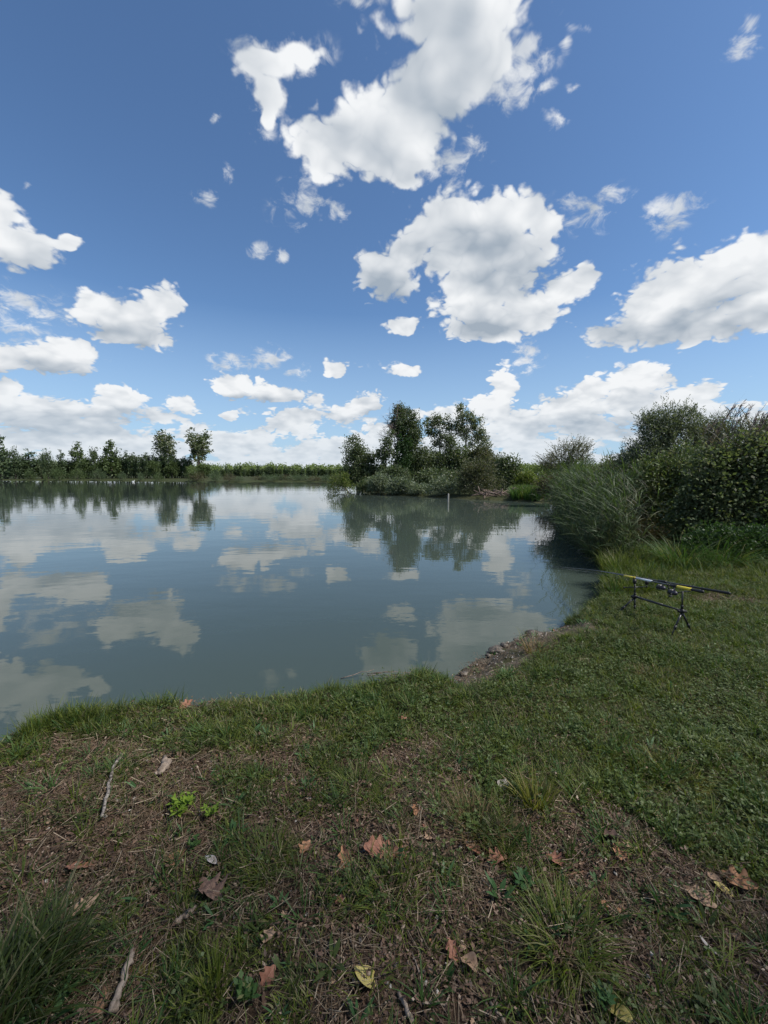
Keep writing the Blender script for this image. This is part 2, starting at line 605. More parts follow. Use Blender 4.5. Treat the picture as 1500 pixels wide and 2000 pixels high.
def blades_np(mb, B, az, H, lean, bend, W, prof=(0.8, 1.0, 0.7, 0.0), seg=3, tw=0.0, rng=None):
    """grass blades: ribbons that leave B, lean outwards and bow over"""
    n = len(B)
    out = np.stack([np.cos(az), np.sin(az), np.zeros(n)], 1)
    wd = az + np.pi / 2 + (rng.normal(size=n) * 0.6 if rng is not None else 0) + tw
    side = np.stack([np.cos(wd), np.sin(wd), np.zeros(n)], 1)
    H = np.broadcast_to(H, (n,))
    lean = np.broadcast_to(lean, (n,))
    bend = np.broadcast_to(bend, (n,))
    W = np.broadcast_to(W, (n,))
    t = np.linspace(0, 1, seg + 1)
    ang = lean[:, None] + bend[:, None] * t[None]          # from the vertical
    dx = np.sin(ang)
    dz = np.cos(ang)
    ds = np.concatenate([np.zeros((n, 1)), np.full((n, seg), 1.0 / seg)], 1) * H[:, None]
    rx = np.cumsum(dx * ds, 1)
    rz = np.cumsum(dz * ds, 1)
    C = B[:, None] + out[:, None] * rx[..., None]
    C[..., 2] += rz
    pr = np.interp(t, np.linspace(0, 1, len(prof)), prof)
    off = side[:, None] * (W[:, None] * pr[None] / 2)[..., None]
    Vl, Vr = C + off, C - off
    V = np.concatenate([np.stack([Vl[:, :seg], Vr[:, :seg]], 2).reshape(n, -1, 3), C[:, seg:seg + 1]], 1)   # 2*seg + 1
    k = 2 * seg + 1
    base = (np.arange(n) * k)[:, None]
    q = []
    for i in range(seg - 1):
        q.append(base + np.array([2 * i, 2 * i + 1, 2 * i + 3, 2 * i + 2]))
    q = np.concatenate(q) if q else None
    tr = base + np.array([2 * seg - 2, 2 * seg - 1, 2 * seg])
    mb.add(V.reshape(-1, 3), q, tr)
    return C


def tuft(mb, rng, c=(0, 0, 0), n=20, R_=0.03, h=(0.04, 0.09), w=0.003, lean=(0.0, 0.5), bend=(0.2, 1.0), prof=(0.8, 1.0, 0.7, 0.0), seg=3, az=None, azs=0.8, outward=True):
    th = rng.random(n) * 2 * np.pi
    r = np.sqrt(rng.random(n)) * R_
    B = np.stack([c[0] + r * np.cos(th), c[1] + r * np.sin(th), np.full(n, c[2])], 1)
    a = th + rng.normal(size=n) * 0.7 if outward else rng.random(n) * 2 * np.pi
    if az is not None:
        a = az + rng.normal(size=n) * azs
    H = rng.uniform(h[0], h[1], n)
    blades_np(mb, B, a, H, rng.uniform(*lean, n), rng.uniform(*bend, n), w * rng.uniform(0.7, 1.3, n), prof, seg, rng=rng)


def curve_pts(p0, p1, sag=0.0, n=6, jit=0.0, rng=None, up=None):
    p0, p1 = np.asarray(p0, float), np.asarray(p1, float)
    t = np.linspace(0, 1, n)[:, None]
    P = p0 * (1 - t) + p1 * t
    P[:, 2] += (sag * 4 * t * (1 - t))[:, 0]
    if jit and rng is not None:
        P[1:-1] += rng.normal(size=(n - 2, 3)) * jit
    return P


def lobes_px(lobes, D, depth=0.8, cx=None):
    """lobes of a crown: (px, py, rx, ry[, depth offset in metres]) read at the distance D"""
    out = []
    for l in lobes:
        dd = l[4] if len(l) > 4 else 0.0
        x, z = xz(l[0], l[1], D + dd)
        k = (D + dd) / FPX / math.cos(PITCH)
        out.append(((x, D + dd, z), (l[2] * k, max(l[2], l[3]) * k * depth, l[3] * k)))
    return out


def crown(mb, rng, lobes, clumps, per, rc, L, W, shell=0.55, up=0.2, flat=0.0, zmin=None):
    C = np.array([l[0] for l in lobes])
    Rr = np.array([l[1] for l in lobes])
    wt = Rr[:, 0] * Rr[:, 2]
    wt = wt / wt.sum()
    k = rng.choice(len(lobes), clumps, p=wt)
    u = unit(rng.normal(size=(clumps, 3)))
    rad = shell + (1 - shell) * rng.random(clumps) ** 0.7
    cc = C[k] + Rr[k] * u * rad[:, None]
    outw = u
    P = np.repeat(cc, per, 0) + np.clip(rng.normal(size=(clumps * per, 3)), -1.7, 1.7) * rc * rng.uniform(0.6, 1.4, (clumps, 1)).repeat(per, 0)
    A = rng.normal(size=P.shape) + np.repeat(outw, per, 0) * 0.6 + np.array([0, 0, up])
    if zmin is not None:
        keep = P[:, 2] > zmin
        P, A = P[keep], A[keep]
    n = len(P)
    leaves_np(mb, P, A, L * rng.uniform(0.7, 1.35, n), W * rng.uniform(0.7, 1.3, n), rng, flat)
    return cc


def shoots(mb, rng, P0, D0, length, nleaf, L, W, droop=0.3, spread=0.5, wood=None, wr=0.004, jit=0.0):
    """leafy shoots: curves with leaves along them"""
    n = len(P0)
    D0 = unit(D0)
    length = np.broadcast_to(length, (n,))
    t = np.linspace(0.12, 1.0, nleaf)
    P = P0[:, None] + D0[:, None] * (length[:, None] * t)[..., None]
    P[..., 2] -= droop * length[:, None] * t[None] ** 2
    tan = D0[:, None] - np.array([0, 0, 1.0]) * (2 * droop * t)[None, :, None]
    tan = unit(tan)
    A = tan + rng.normal(size=tan.shape) * spread
    m = n * nleaf
    leaves_np(mb, P.reshape(-1, 3) + rng.normal(size=(m, 3)) * jit, A.reshape(-1, 3), L * rng.uniform(0.6, 1.3, m), W * rng.uniform(0.7, 1.3, m), rng)
    if wood is not None:
        for i in range(n):
            pts = np.concatenate([P0[i][None], P[i][[nleaf // 2, -1]]])
            wood.tube(pts, [wr, wr * 0.7, wr * 0.25], 3, cap=False)


# ================================================================== lake and ground
WATER_Z = -0.25


def w2(px, py, z=WATER_Z):
    g = gp(px, py, z)
    return (g.x, g.y)


SHORE = [(-220, 120), (-150, -30), (-60, -14), (-20, -6), (-8, 0.2), (-4.2, 1.6),
         w2(-40, 1450, 0), w2(40, 1405, 0), w2(110, 1372, 0), w2(200, 1362, 0), w2(300, 1352, 0), w2(420, 1348, 0), w2(540, 1344, 0),
         w2(650, 1334, 0), w2(730, 1326, 0), w2(800, 1312, -.03), w2(850, 1306, -.06),
         w2(890, 1300, -.15), w2(930, 1280, -.18), w2(958, 1262, -.18), w2(985, 1244, -.18), w2(1045, 1226, -.18), w2(1110, 1206, -.18), w2(1150, 1186, -.15), w2(1166, 1160, -.12),
         w2(1200, 1128), w2(1190, 1098), w2(1150, 1072), w2(1115, 1042), w2(1092, 1010), w2(1095, 996), (10.9, 28.5),
         w2(1060, 983), w2(1010, 979), w2(960, 977), w2(900, 974), w2(850, 971), w2(790, 969), w2(745, 967), w2(718, 962), w2(704, 960),
         (-3.5, 50), (-3.0, 56), (4, 62), (30, 70), (70, 80), (120, 92), (110, 130), (60, 128),
         (10, 128), w2(640, 941.5), w2(560, 941), w2(500, 940.5), w2(480, 942.5), w2(430, 942), w2(360, 940.5), w2(300, 940), w2(200, 939), w2(120, 938.5), w2(0, 938.0), (-170, 155), (-215, 150)]
_P = np.array(SHORE)
_Q = np.roll(_P, -1, 0)


def shore_sd(x, y):
    """signed distance to the shoreline, positive on land"""
    x = np.atleast_1d(np.asarray(x, float)).ravel()
    y = np.atleast_1d(np.asarray(y, float)).ravel()
    best = np.full(x.shape, 1e9)
    inside = np.zeros(x.shape, bool)
    for (ax, ay), (bx, by) in zip(_P, _Q):
        ex, ey = bx - ax, by - ay
        t = np.clip(((x - ax) * ex + (y - ay) * ey) / (ex * ex + ey * ey), 0, 1)
        d = np.hypot(x - ax - t * ex, y - ay - t * ey)
        best = np.minimum(best, d)
        c = ((ay > y) != (by > y)) & (x < ex * (y - ay) / (ey if ey else 1e-9) + ax)
        inside ^= c
    dist = np.hypot(x, y)
    nz = (fbm(x * 3.1, y * 3.1, 5) - 0.5) * 0.16 * np.clip(dist / 6, 0.5, 1) + (fbm(x * 0.45, y * 0.45, 9) - 0.5) * np.clip(dist / 40, 0, 1) * 2.0
    return np.where(inside, -best, best) + nz


def ground_z(x, y):
    shp = np.shape(x)
    x = np.atleast_1d(np.asarray(x, float)).ravel()
    y = np.atleast_1d(np.asarray(y, float)).ravel()
    sd = shore_sd(x, y)
    dist = np.hypot(x, y)
    w = 0.16 + 0.45 * sstep(0.35, 0.6, x) * sstep(2.6, 2.0, x) * sstep(9, 7, dist)
    w = np.where(dist > 8, 0.45 + 0.012 * dist, w)
    z = WATER_Z + (-WATER_Z) * sstep(-0.02, 1.0, sd / w) ** 0.8
    z = np.where(sd < 0, WATER_Z - np.minimum(1.3, -sd * 0.6), z)
    land = sstep(0.0, 0.8, sd)
    z += land * (fbm(x * 1.3, y * 1.3, 21) - 0.5) * 0.07 * sstep(60, 10, dist)
    z += land * (fbm(x * 7, y * 7, 31, 3) - 0.5) * 0.035 * sstep(14, 6, dist)
    z += sstep(-0.05, 0.1, sd) * sstep(0.9, 0.4, sd) * (fbm(x * 11, y * 11, 35, 2) - 0.5) * 0.10 * sstep(0.3, 0.6, x) * sstep(2.6, 2.0, x) * sstep(9, 7, dist)
    z += np.clip(sd - 3, 0, 40) * 0.012 * sstep(20, 60, dist)
    return z.reshape(shp) if shp else float(z[0])


def green_amount(x, y):
    """how grassy the ground is, 0 bare .. 1 lush"""
    x = np.asarray(x, float)
    y = np.asarray(y, float)
    sd = shore_sd(x, y).reshape(x.shape)
    n = 0.45 * fbm(x * 2.3 + 7, y * 2.3, 41, 3) + 0.55 * fbm(x * 7.5, y * 7.5, 47, 3)
    g = 0.34 + 0.50 * sstep(0.1, 1.5, x + 0.30 * (y - 2.3)) + 0.30 * sstep(0.75, 0.15, sd)
    g = g + 0.24 * sstep(1.5, 2.4, y) - 0.22 * sstep(-0.5, -1.2, x) * sstep(2.5, 1.9, y)
    g = g - 0.22 * sstep(0.5, 0.0, np.hypot((x + 0.8) / 1.2, (y - 2.75) / 0.4))
    g = g + (n - 0.5) * 2.0
    for (px, py, rx, ry, a) in BARE:
        c = gp(px, py, 0)
        e = gp(px + rx, py, 0)
        f = gp(px, py - ry, 0)
        d = np.hypot((x - c.x) / (e.x - c.x), (y - c.y) / (f.y - c.y))
        g = g - a * sstep(1.2, 0.5, d)
    far = np.hypot(x, y)
    return np.clip(np.where(far > 12, 0.9, g), 0, 1)


# bare brown spots of the photograph
BARE = [(350, 1365, 130, 30, 0.5), (100, 1660, 220, 80, 0.45), (620, 1640, 170, 60, 0.35), (1150, 1640, 190, 70, 0.55), (760, 1830, 160, 70, 0.4),
        (1430, 1172, 90, 14, 0.9), (1290, 1320, 90, 25, 0.25), (1250, 1715, 160, 50, 0.45), (240, 1950, 60, 90, 0.6), (1400, 1385, 140, 25, 0.3),
        (560, 1750, 60, 40, 0.4), (60, 1760, 60, 40, 0.4), (980, 1290, 60, 60, 0.5)]


def build_ground():
    fr = np.arange(-62, 62.01, 0.5)
    bk = np.concatenate([np.arange(-180, -62, 6.0)])
    bk2 = np.arange(68, 180, 6.0)
    az = np.radians(np.concatenate([bk, fr, bk2]))
    r = [0.25]
    while r[-1] < 20:
        r.append(r[-1] * 1.016)
    while r[-1] < 300:
        r.append(r[-1] * 1.03)
    while r[-1] < 6000:
        r.append(r[-1] * 1.15)
    r = np.array(r)
    Rg, A = np.meshgrid(r, az, indexing='ij')
    X, Y = Rg * np.sin(A), Rg * np.cos(A)
    Z = ground_z(X, Y)
    V = np.stack([X, Y, Z], -1).reshape(-1, 3)
    V = np.concatenate([V, [[0, 0, float(ground_z(0.0, 0.0))]]])
    nr, na = len(r), len(az)
    i, j = np.meshgrid(np.arange(nr - 1), np.arange(na), indexing='ij')
    i, j = i.ravel(), j.ravel()
    j2 = (j + 1) % na
    q = np.stack([i * na + j, (i + 1) * na + j, (i + 1) * na + j2, i * na + j2], 1)[:, ::-1]
    c = len(V) - 1
    tr = np.stack([np.full(na, c), np.arange(na), (np.arange(na) + 1) % na], 1)[:, ::-1]
    me = mesh_np('ground', V, q, tr, smooth=True)
    g = green_amount(V[:, 0], V[:, 1])
    sd = shore_sd(V[:, 0], V[:, 1])
    dist = np.hypot(V[:, 0], V[:, 1])
    sand = sstep(0.80, 0.50, sd) * sstep(0.35, 0.6, V[:, 0]) * sstep(9, 7, dist)
    sand = np.maximum(sand, sstep(1.2, 0.3, sd) * sstep(12, 20, dist) * sstep(60, 45, dist) * 0.25)
    for nm, val in (('green', g), ('sand', sand)):
        at = me.attributes.new(nm, 'FLOAT', 'POINT')
        at.data.foreach_set('value', val.astype(np.float32))

    m, N, bs = principled('soil_and_turf', (0.05, 0.035, 0.025), 0.95, 0.15)
    tc = N.new('ShaderNodeTexCoord').outputs['Object']
    def attr(nm):
        a = N.new('ShaderNodeAttribute')
        a.attribute_name = nm
        return a.outputs['Fac']
    n_f = N.noise(tc, 70.0, 6.0, 0.7)
    n_m = N.noise(tc, 9.0, 4.0, 0.6)
    n_l = N.noise(tc, 1.6, 3.0, 0.55)
    vor = N.new('ShaderNodeTexVoronoi')
    N.put(vor.inputs['Vector'], tc)
    vor.inputs['Scale'].default_value = 130.0
    soil = N.mix(N.rng(n_f, 0.35, 0.68), rgb(0.018, 0.012, 0.008), rgb(0.066, 0.043, 0.028))
    soil = N.mix(N.rng(n_m, 0.45, 0.70), soil, rgb(0.105, 0.072, 0.045))
    soil = N.mix(N.rng(vor.outputs['Distance'], 0.25, 0.0, 0.0, 0.35), soil, rgb(0.16, 0.12, 0.085))
    soil = N.mix(N.math('MULTIPLY', N.rng(n_l, 0.5, 0.7), 0.35), soil, rgb(0.10, 0.05, 0.035))
    green = N.mix(N.rng(n_f, 0.3, 0.7), rgb(0.014, 0.020, 0.006), rgb(0.042, 0.052, 0.016))
    green = N.mix(N.rng(n_l, 0.45, 0.7, 0.0, 0.5), green, rgb(0.075, 0.075, 0.03))
    f = N.rng(N.math('ADD', attr('green'), N.math('MULTIPLY', N.math('SUBTRACT', n_m, 0.5), 0.8)), 0.35, 0.85)
    col = N.mix(f, soil, green)
    sandc = N.mix(N.rng(n_f, 0.3, 0.7), rgb(0.045, 0.036, 0.026), rgb(0.155, 0.128, 0.096))
    col = N.mix(N.math('MULTIPLY', attr('sand'), N.rng(n_m, 0.3, 0.55)), col, sandc)
    N.put(bs.inputs['Base Color'], col)
    bp = N.new('ShaderNodeBump')
    bp.inputs['Distance'].default_value = 0.012
    bp.inputs['Strength'].default_value = 0.9
    N.put(bp.inputs['Height'], N.math('ADD', n_f, N.math('MULTIPLY', vor.outputs['Distance'], 0.4)))
    N.put(bs.inputs['Normal'], bp.outputs[0])
    o = obj('ground', me, m)
    tag(o, 'brown earth and turf of the lake shore', None, None, 'structure')
    return o


def build_lake():
    me = mesh_np('lake', [(-700, -120, WATER_Z), (700, -120, WATER_Z), (700, 320, WATER_Z), (-700, 320, WATER_Z)], [(0, 1, 2, 3)])
    m, N, bs = principled('murky_water', (0.04, 0.055, 0.04), 0.015, 0.5)
    bs.inputs['IOR'].default_value = 1.333
    tc = N.new('ShaderNodeTexCoord').outputs['Object']
    big = N.noise(tc, 0.05, 2.0, 0.5)
    N.put(bs.inputs['Base Color'], N.mix(N.rng(big, 0.35, 0.65), rgb(0.044, 0.060, 0.050), rgb(0.052, 0.068, 0.056)))
    v1 = N.vmath('MULTIPLY', tc, (0.8, 1.5, 1.0))
    w1 = N.noise(v1, 0.9, 2.0, 0.5)
    w2_ = N.noise(v1, 4.0, 2.0, 0.5, 0.3)
    w3 = N.noise(v1, 16.0, 1.0, 0.5)
    patch = N.rng(N.noise(N.vmath('MULTIPLY', tc, (0.10, 0.35, 1.0)), 1.0, 2.0, 0.5), 0.46, 0.66, 0.25, 1.0)
    h = N.math('ADD', N.math('MULTIPLY', w1, 0.0050), N.math('MULTIPLY', N.math('MULTIPLY', w2_, 0.0016), patch))
    h = N.math('ADD', h, N.math('MULTIPLY', N.math('MULTIPLY', w3, 0.00022), patch))
    bp = N.new('ShaderNodeBump')
    bp.inputs['Distance'].default_value = 1.0
    bp.inputs['Strength'].default_value = 1.0
    N.put(bp.inputs['Height'], h)
    N.put(bs.inputs['Normal'], bp.outputs[0])
    o = obj('lake', me, m)
    tag(o, 'calm grey green lake mirroring clouds and trees', None, None, 'structure')
    return o


build_ground()
build_lake()


# ------------------------------------------------------------------ scattering of uncountable ground cover
def scatter(name, label, protos, P, rot, scl, idx=None):
    """one object that repeats small loose meshes on given points (grass, litter, reeds)"""
    n = len(P)
    me = bpy.data.meshes.new(name)
    me.vertices.add(n)
    me.vertices.foreach_set('co', np.asarray(P, np.float32).ravel())
    a = me.attributes.new('turn', 'FLOAT_VECTOR', 'POINT')
    a.data.foreach_set('vector', np.asarray(rot, np.float32).ravel())
    a = me.attributes.new('size', 'FLOAT_VECTOR', 'POINT')
    s3 = np.repeat(np.asarray(scl, np.float32)[:, None], 3, 1) if np.ndim(scl) == 1 else np.asarray(scl, np.float32)
    a.data.foreach_set('vector', s3.ravel())
    a = me.attributes.new('which', 'INT', 'POINT')
    idx = rs(len(P)).integers(0, len(protos), n) if idx is None else idx
    a.data.foreach_set('value', np.asarray(idx, np.int32))
    o = obj(name, me)
    tag(o, label, None, None, 'stuff')
    gt = bpy.data.node_groups.new(name + '_scatter', 'GeometryNodeTree')
    gt.interface.new_socket('Geometry', in_out='INPUT', socket_type='NodeSocketGeometry')
    gt.interface.new_socket('Geometry', in_out='OUTPUT', socket_type='NodeSocketGeometry')
    gi, go = gt.nodes.new('NodeGroupInput'), gt.nodes.new('NodeGroupOutput')
    jn = gt.nodes.new('GeometryNodeJoinGeometry')
    for pr in protos:
        oi = gt.nodes.new('GeometryNodeObjectInfo')
        oi.inputs['Object'].default_value = pr
        oi.inputs['As Instance'].default_value = True
        gt.links.new(oi.outputs['Geometry'], jn.inputs[0])
    ip = gt.nodes.new('GeometryNodeInstanceOnPoints')
    ip.inputs['Pick Instance'].default_value = True
    def at(nm, typ):
        x = gt.nodes.new('GeometryNodeInputNamedAttribute')
        x.data_type = typ
        x.inputs['Name'].default_value = nm
        return x.outputs['Attribute']
    gt.links.new(gi.outputs[0], ip.inputs['Points'])
    gt.links.new(jn.outputs[0], ip.inputs['Instance'])
    gt.links.new(at('which', 'INT'), ip.inputs['Instance Index'])
    e2r = gt.nodes.new('FunctionNodeEulerToRotation')
    gt.links.new(at('turn', 'FLOAT_VECTOR'), e2r.inputs[0])
    gt.links.new(e2r.outputs[0], ip.inputs['Rotation'])
    gt.links.new(at('size', 'FLOAT_VECTOR'), ip.inputs['Scale'])
    gt.links.new(ip.outputs[0], go.inputs[0])
    md = o.modifiers.new('scatter', 'NODES')
    md.node_group = gt
    return o


def proto(mb, mat, name='tuft'):
    me = mb.mesh(name)
    me.materials.append(mat)
    return bpy.data.objects.new(name, me)       # source of the scatter, not linked to the scene


# ================================================================== plant materials
M = {}
M['bark'] = bark_mat('bark', (0.045, 0.038, 0.030), (0.13, 0.11, 0.09), 9)
M['pale_bark'] = bark_mat('pale_bark', (0.12, 0.11, 0.09), (0.30, 0.28, 0.24), 7)
M['dead_wood'] = bark_mat('dead_wood', (0.10, 0.07, 0.055), (0.28, 0.21, 0.18), 12)
M['dark_leaf'] = leaf_mat('dark_leaf', (0.046, 0.069, 0.029), (0.103, 0.132, 0.063), (0.172, 0.187, 0.129), patch=0.5)
M['mid_leaf'] = leaf_mat('mid_leaf', (0.053, 0.081, 0.029), (0.119, 0.156, 0.061), (0.172, 0.172, 0.092), patch=0.5)
M['ivy_leaf'] = leaf_mat('ivy_leaf', (0.022, 0.050, 0.014), (0.045, 0.085, 0.026), patch=0.8)
M['poplar_leaf'] = leaf_mat('poplar_leaf', (0.071, 0.097, 0.046), (0.149, 0.172, 0.098), (0.276, 0.276, 0.218), patch=0.6, trans=0.35)
M['yellow_green_leaf'] = leaf_mat('yellow_green_leaf', (0.070, 0.105, 0.020), (0.140, 0.170, 0.045), (0.20, 0.20, 0.07), patch=0.5, trans=0.4)  # yellow-green foliage of a bush, a willow and bank grass
M['silver_leaf'] = leaf_mat('silver_leaf', (0.086, 0.115, 0.069), (0.172, 0.201, 0.132), (0.253, 0.276, 0.207), patch=0.9)
M['olive_leaf'] = leaf_mat('olive_leaf', (0.062, 0.072, 0.034), (0.120, 0.128, 0.070), (0.17, 0.15, 0.10), patch=0.6)
M['brown_leaf'] = leaf_mat('brown_leaf', (0.055, 0.048, 0.026), (0.110, 0.090, 0.050), (0.06, 0.08, 0.03), patch=0.7)
M['far_dark'] = leaf_mat('far_dark', (0.048, 0.078, 0.036), (0.100, 0.134, 0.064), patch=0.25, trans=0.25)
M['far_mid'] = leaf_mat('far_mid', (0.055, 0.085, 0.030), (0.100, 0.135, 0.050), patch=0.25, trans=0.3)
M['far_bright'] = leaf_mat('far_bright', (0.110, 0.165, 0.045), (0.180, 0.225, 0.080), patch=0.08, trans=0.35)  # plantation's sunlight put into the colour; also one yellow-green tree
M['reed'] = leaf_mat('reed', (0.040, 0.068, 0.026), (0.085, 0.118, 0.048), (0.12, 0.125, 0.065), patch=1.2, trans=0.35)
M['reed_dark'] = leaf_mat('reed_dark', (0.045, 0.050, 0.030), (0.090, 0.080, 0.060), (0.15, 0.12, 0.10), patch=1.0)
M['willow_leaf'] = leaf_mat('willow_leaf', (0.071, 0.092, 0.055), (0.144, 0.167, 0.109), (0.196, 0.207, 0.138), patch=1.2)
M['bramble_leaf'] = leaf_mat('bramble_leaf', (0.055, 0.082, 0.040), (0.130, 0.158, 0.084), (0.17, 0.17, 0.12), patch=0.9, rough=0.7, spec=0.12, trans=0.35)
M['sedge'] = leaf_mat('sedge', (0.028, 0.070, 0.016), (0.070, 0.125, 0.032), (0.16, 0.16, 0.06), patch=2.0, trans=0.35)
M['grass'] = leaf_mat('grass', (0.044, 0.066, 0.009), (0.150, 0.180, 0.030), (0.17, 0.16, 0.07), patch=1.5, trans=0.35)
M['grass_dark'] = leaf_mat('grass_dark', (0.022, 0.038, 0.009), (0.070, 0.096, 0.022), (0.12, 0.11, 0.06), patch=1.5, trans=0.3)
M['grass_yellow'] = leaf_mat('grass_yellow', (0.11, 0.12, 0.022), (0.24, 0.215, 0.050), (0.24, 0.19, 0.09), patch=2.5)
M['grass_brown'] = leaf_mat('grass_brown', (0.085, 0.064, 0.028), (0.23, 0.155, 0.080), (0.06, 0.08, 0.02), patch=6)
M['straw'] = leaf_mat('straw', (0.070, 0.048, 0.030), (0.20, 0.145, 0.092), (0.34, 0.27, 0.19), patch=3, trans=0.1)
M['clover'] = leaf_mat('clover', (0.026, 0.046, 0.008), (0.082, 0.112, 0.022), (0.11, 0.14, 0.06), patch=2, trans=0.25)
M['weed'] = leaf_mat('weed', (0.030, 0.075, 0.022), (0.060, 0.120, 0.040), patch=4, trans=0.25)
M['lime_leaf'] = leaf_mat('lime_leaf', (0.13, 0.21, 0.022), (0.22, 0.30, 0.040), patch=6, trans=0.4)


def limb_tree(rng, base, top, r0, cc, nb, bark, parent, lean=0.0, tmin=0.3, thick=0.35, jit=0.12):
    """tapered trunk, and limbs that reach into the crown's clumps"""
    b = MB()
    base, top = np.asarray(base, float), np.asarray(top, float)
    n = 9
    P = curve_pts(base, top, 0, n, jit * 0.5, rng)
    P[1:-1, 0] += lean * np.sin(np.linspace(0, np.pi, n))[1:-1]
    rad = r0 * (1 - np.linspace(0, 1, n) * 0.85)
    rad[0] *= 1.35
    b.tube(P, rad, 7)
    if len(cc) and nb:
        pick = cc[rng.choice(len(cc), min(nb, len(cc)), replace=False)]
        H = top[2] - base[2]
        for e in pick:
            dh = np.hypot(*(e[:2] - base[:2]))
            z = np.clip(e[2] - dh * rng.uniform(0.5, 1.0), base[2] + tmin * H, base[2] + 0.95 * H)
            t = (z - base[2]) / H
            s = np.array([np.interp(t, np.linspace(0, 1, n), P[:, k]) for k in range(3)])
            rr = r0 * (1 - t * 0.85) * thick
            Q = curve_pts(s, e, -0.06 * np.linalg.norm(e - s), 5, jit * 0.35, rng)
            b.tube(Q, rr * np.linspace(1, 0.22, 5), 5, cap=False)
    return b.build('trunk', bark, parent, smooth=True)


def px_tree(name, label, cat, D, basepx, lobes, mat, seed, clumps, per, rc, L, W, r0=0.15, bark='bark', nb=14, group=None,
            toppx=None, shell=0.5, up=0.2, lean=0.0, depth=0.8, flat=0.0, zmin=None, shoot=None, dy=0.0):
    """tree or shrub whose crown is a set of lobes read off the photograph at its distance"""
    rng = rs(seed)
    bx, _ = xz(basepx[0], basepx[1], D)
    gz = max(float(ground_z(bx, D)), WATER_Z) - 0.03
    root = thing(name, label, cat, (bx, D, gz), 0, group)
    lb = lobes_px(lobes, D, depth)
    lb = [((c[0] - bx, c[1] - D + dy, c[2] - gz), r) for c, r in lb]
    if D > 35:
        per = int(per * 1.5)
    mb = MB()
    zm = (0.05 if zmin is None else zmin)
    cc = crown(mb, rng, lb, clumps, per, rc, L, W, shell, up, flat, zm)
    wood = MB()
    if shoot:
        k = rng.choice(len(cc), shoot['n'])
        P0 = cc[k]
        ctr = np.mean([c for c, _ in lb], 0)
        dr = unit(P0 - ctr) * shoot.get('out', 0.6) + rng.normal(size=P0.shape) * 0.3 + np.array([0, 0, shoot.get('up', 0.8)])
        shoots(mb, rng, P0, dr, rng.uniform(*shoot['len'], len(P0)), shoot['nl'], shoot['L'], shoot['W'], shoot.get('droop', 0.15), shoot.get('spread', 0.5),
               wood if shoot.get('wood') else None, shoot.get('wr', 0.004))
    mb.build('crown', M[mat], root)
    if toppx is None:
        j = int(np.argmax([c[2] for c, _ in lb]))
        top = np.array(lb[j][0])
    else:
        tx, tz = xz(toppx[0], toppx[1], D)
        top = np.array([tx - bx, 0, tz - gz])
    tk = limb_tree(rng, (0, 0, -0.1), top, r0, cc, nb, M[bark], root, lean)
    if wood.n:
        wood.build('twigs', M[bark], tk)
    return root


# ================================================================== wooded spit across the water
SP = dict(rc=0.33, L=0.21, W=0.13)
px_tree('tree', 'dark round-topped tree standing alone at the tip of the wooded spit', 'tree', 49, (700, 955),
        [(690, 876, 17, 22), (706, 892, 18, 22), (694, 910, 22, 22), (712, 925, 16, 20), (686, 930, 16, 18), (702, 940, 20, 14), (724, 905, 8, 14)],
        'dark_leaf', 1, 260, 26, r0=0.22, nb=18, **SP)
iv = px_tree('tree', 'tall dark tree on the spit with its trunk wrapped in a green column of ivy', 'tree', 50, (787, 955),
        [(788, 822, 20, 26), (803, 838, 17, 26), (800, 868, 17, 22), (782, 806, 11, 12), (812, 856, 10, 18), (776, 832, 10, 20), (806, 900, 14, 24)],
        'dark_leaf', 2, 300, 26, r0=0.25, nb=20, toppx=(788, 815), **SP)
mb = MB()
lb = lobes_px([(783, 860, 7, 30), (780, 892, 11, 30), (786, 920, 15, 30), (796, 880, 8, 34)], 49.3, 0.9)
crown(mb, rs(3), [((c[0] - iv.location.x, c[1] - 50, c[2] - iv.location.z), r) for c, r in lb], 260, 26, 0.22, 0.18, 0.15, 0.6, -0.3)
mb.build('ivy', M['ivy_leaf'], iv)


def bare_tree(name, label, D, base, ends, seed, mat, twig=14, r0=0.12):
    rng = rs(seed)
    bx, _ = xz(base[0], base[1], D)
    gz = float(ground_z(bx, D)) - 0.05
    root = thing(name, label, 'tree', (bx, D, gz))
    b, tw = MB(), MB()
    main = None
    for i, (ex, ey) in enumerate(ends):
        x, z = xz(ex, ey, D)
        e = np.array([x - bx, rng.normal() * 0.6, z - gz])
        if main is None:
            main = curve_pts((0, 0, -0.1), e, 0, 9, 0.12, rng)
            b.tube(main, r0 * np.linspace(1.2, 0.2, 9), 6)
            src = [main]
        else:
            s = main[rng.integers(3, 7)]
            q = curve_pts(s, e, -0.2, 6, 0.08, rng)
            b.tube(q, r0 * np.linspace(0.4, 0.08, 6), 5)
            src.append(q)
        q = src[-1]
        for k in range(twig):
            p = q[rng.integers(2, len(q))] if i else q[rng.integers(5, len(q))]
            d = unit(rng.normal(size=3) * np.array([1, 1, 0.5]) + np.array([0, 0, 0.7]))
            e2 = p + d * rng.uniform(0.5, 1.3)
            tw.tube(curve_pts(p, e2, 0.06, 4, 0.05, rng), np.linspace(0.022, 0.007, 4), 3, cap=False)
            for h in range(4):
                pm = p + (e2 - p) * rng.uniform(0.3, 0.95)
                d2 = unit(d + rng.normal(size=3) * 0.7)
                tw.tube([pm, pm + d2 * rng.uniform(0.25, 0.6)], [0.012, 0.005], 3, cap=False)
    t = b.build('trunk', mat, root, smooth=True)
    tw.build('twigs', mat, t)
    return root


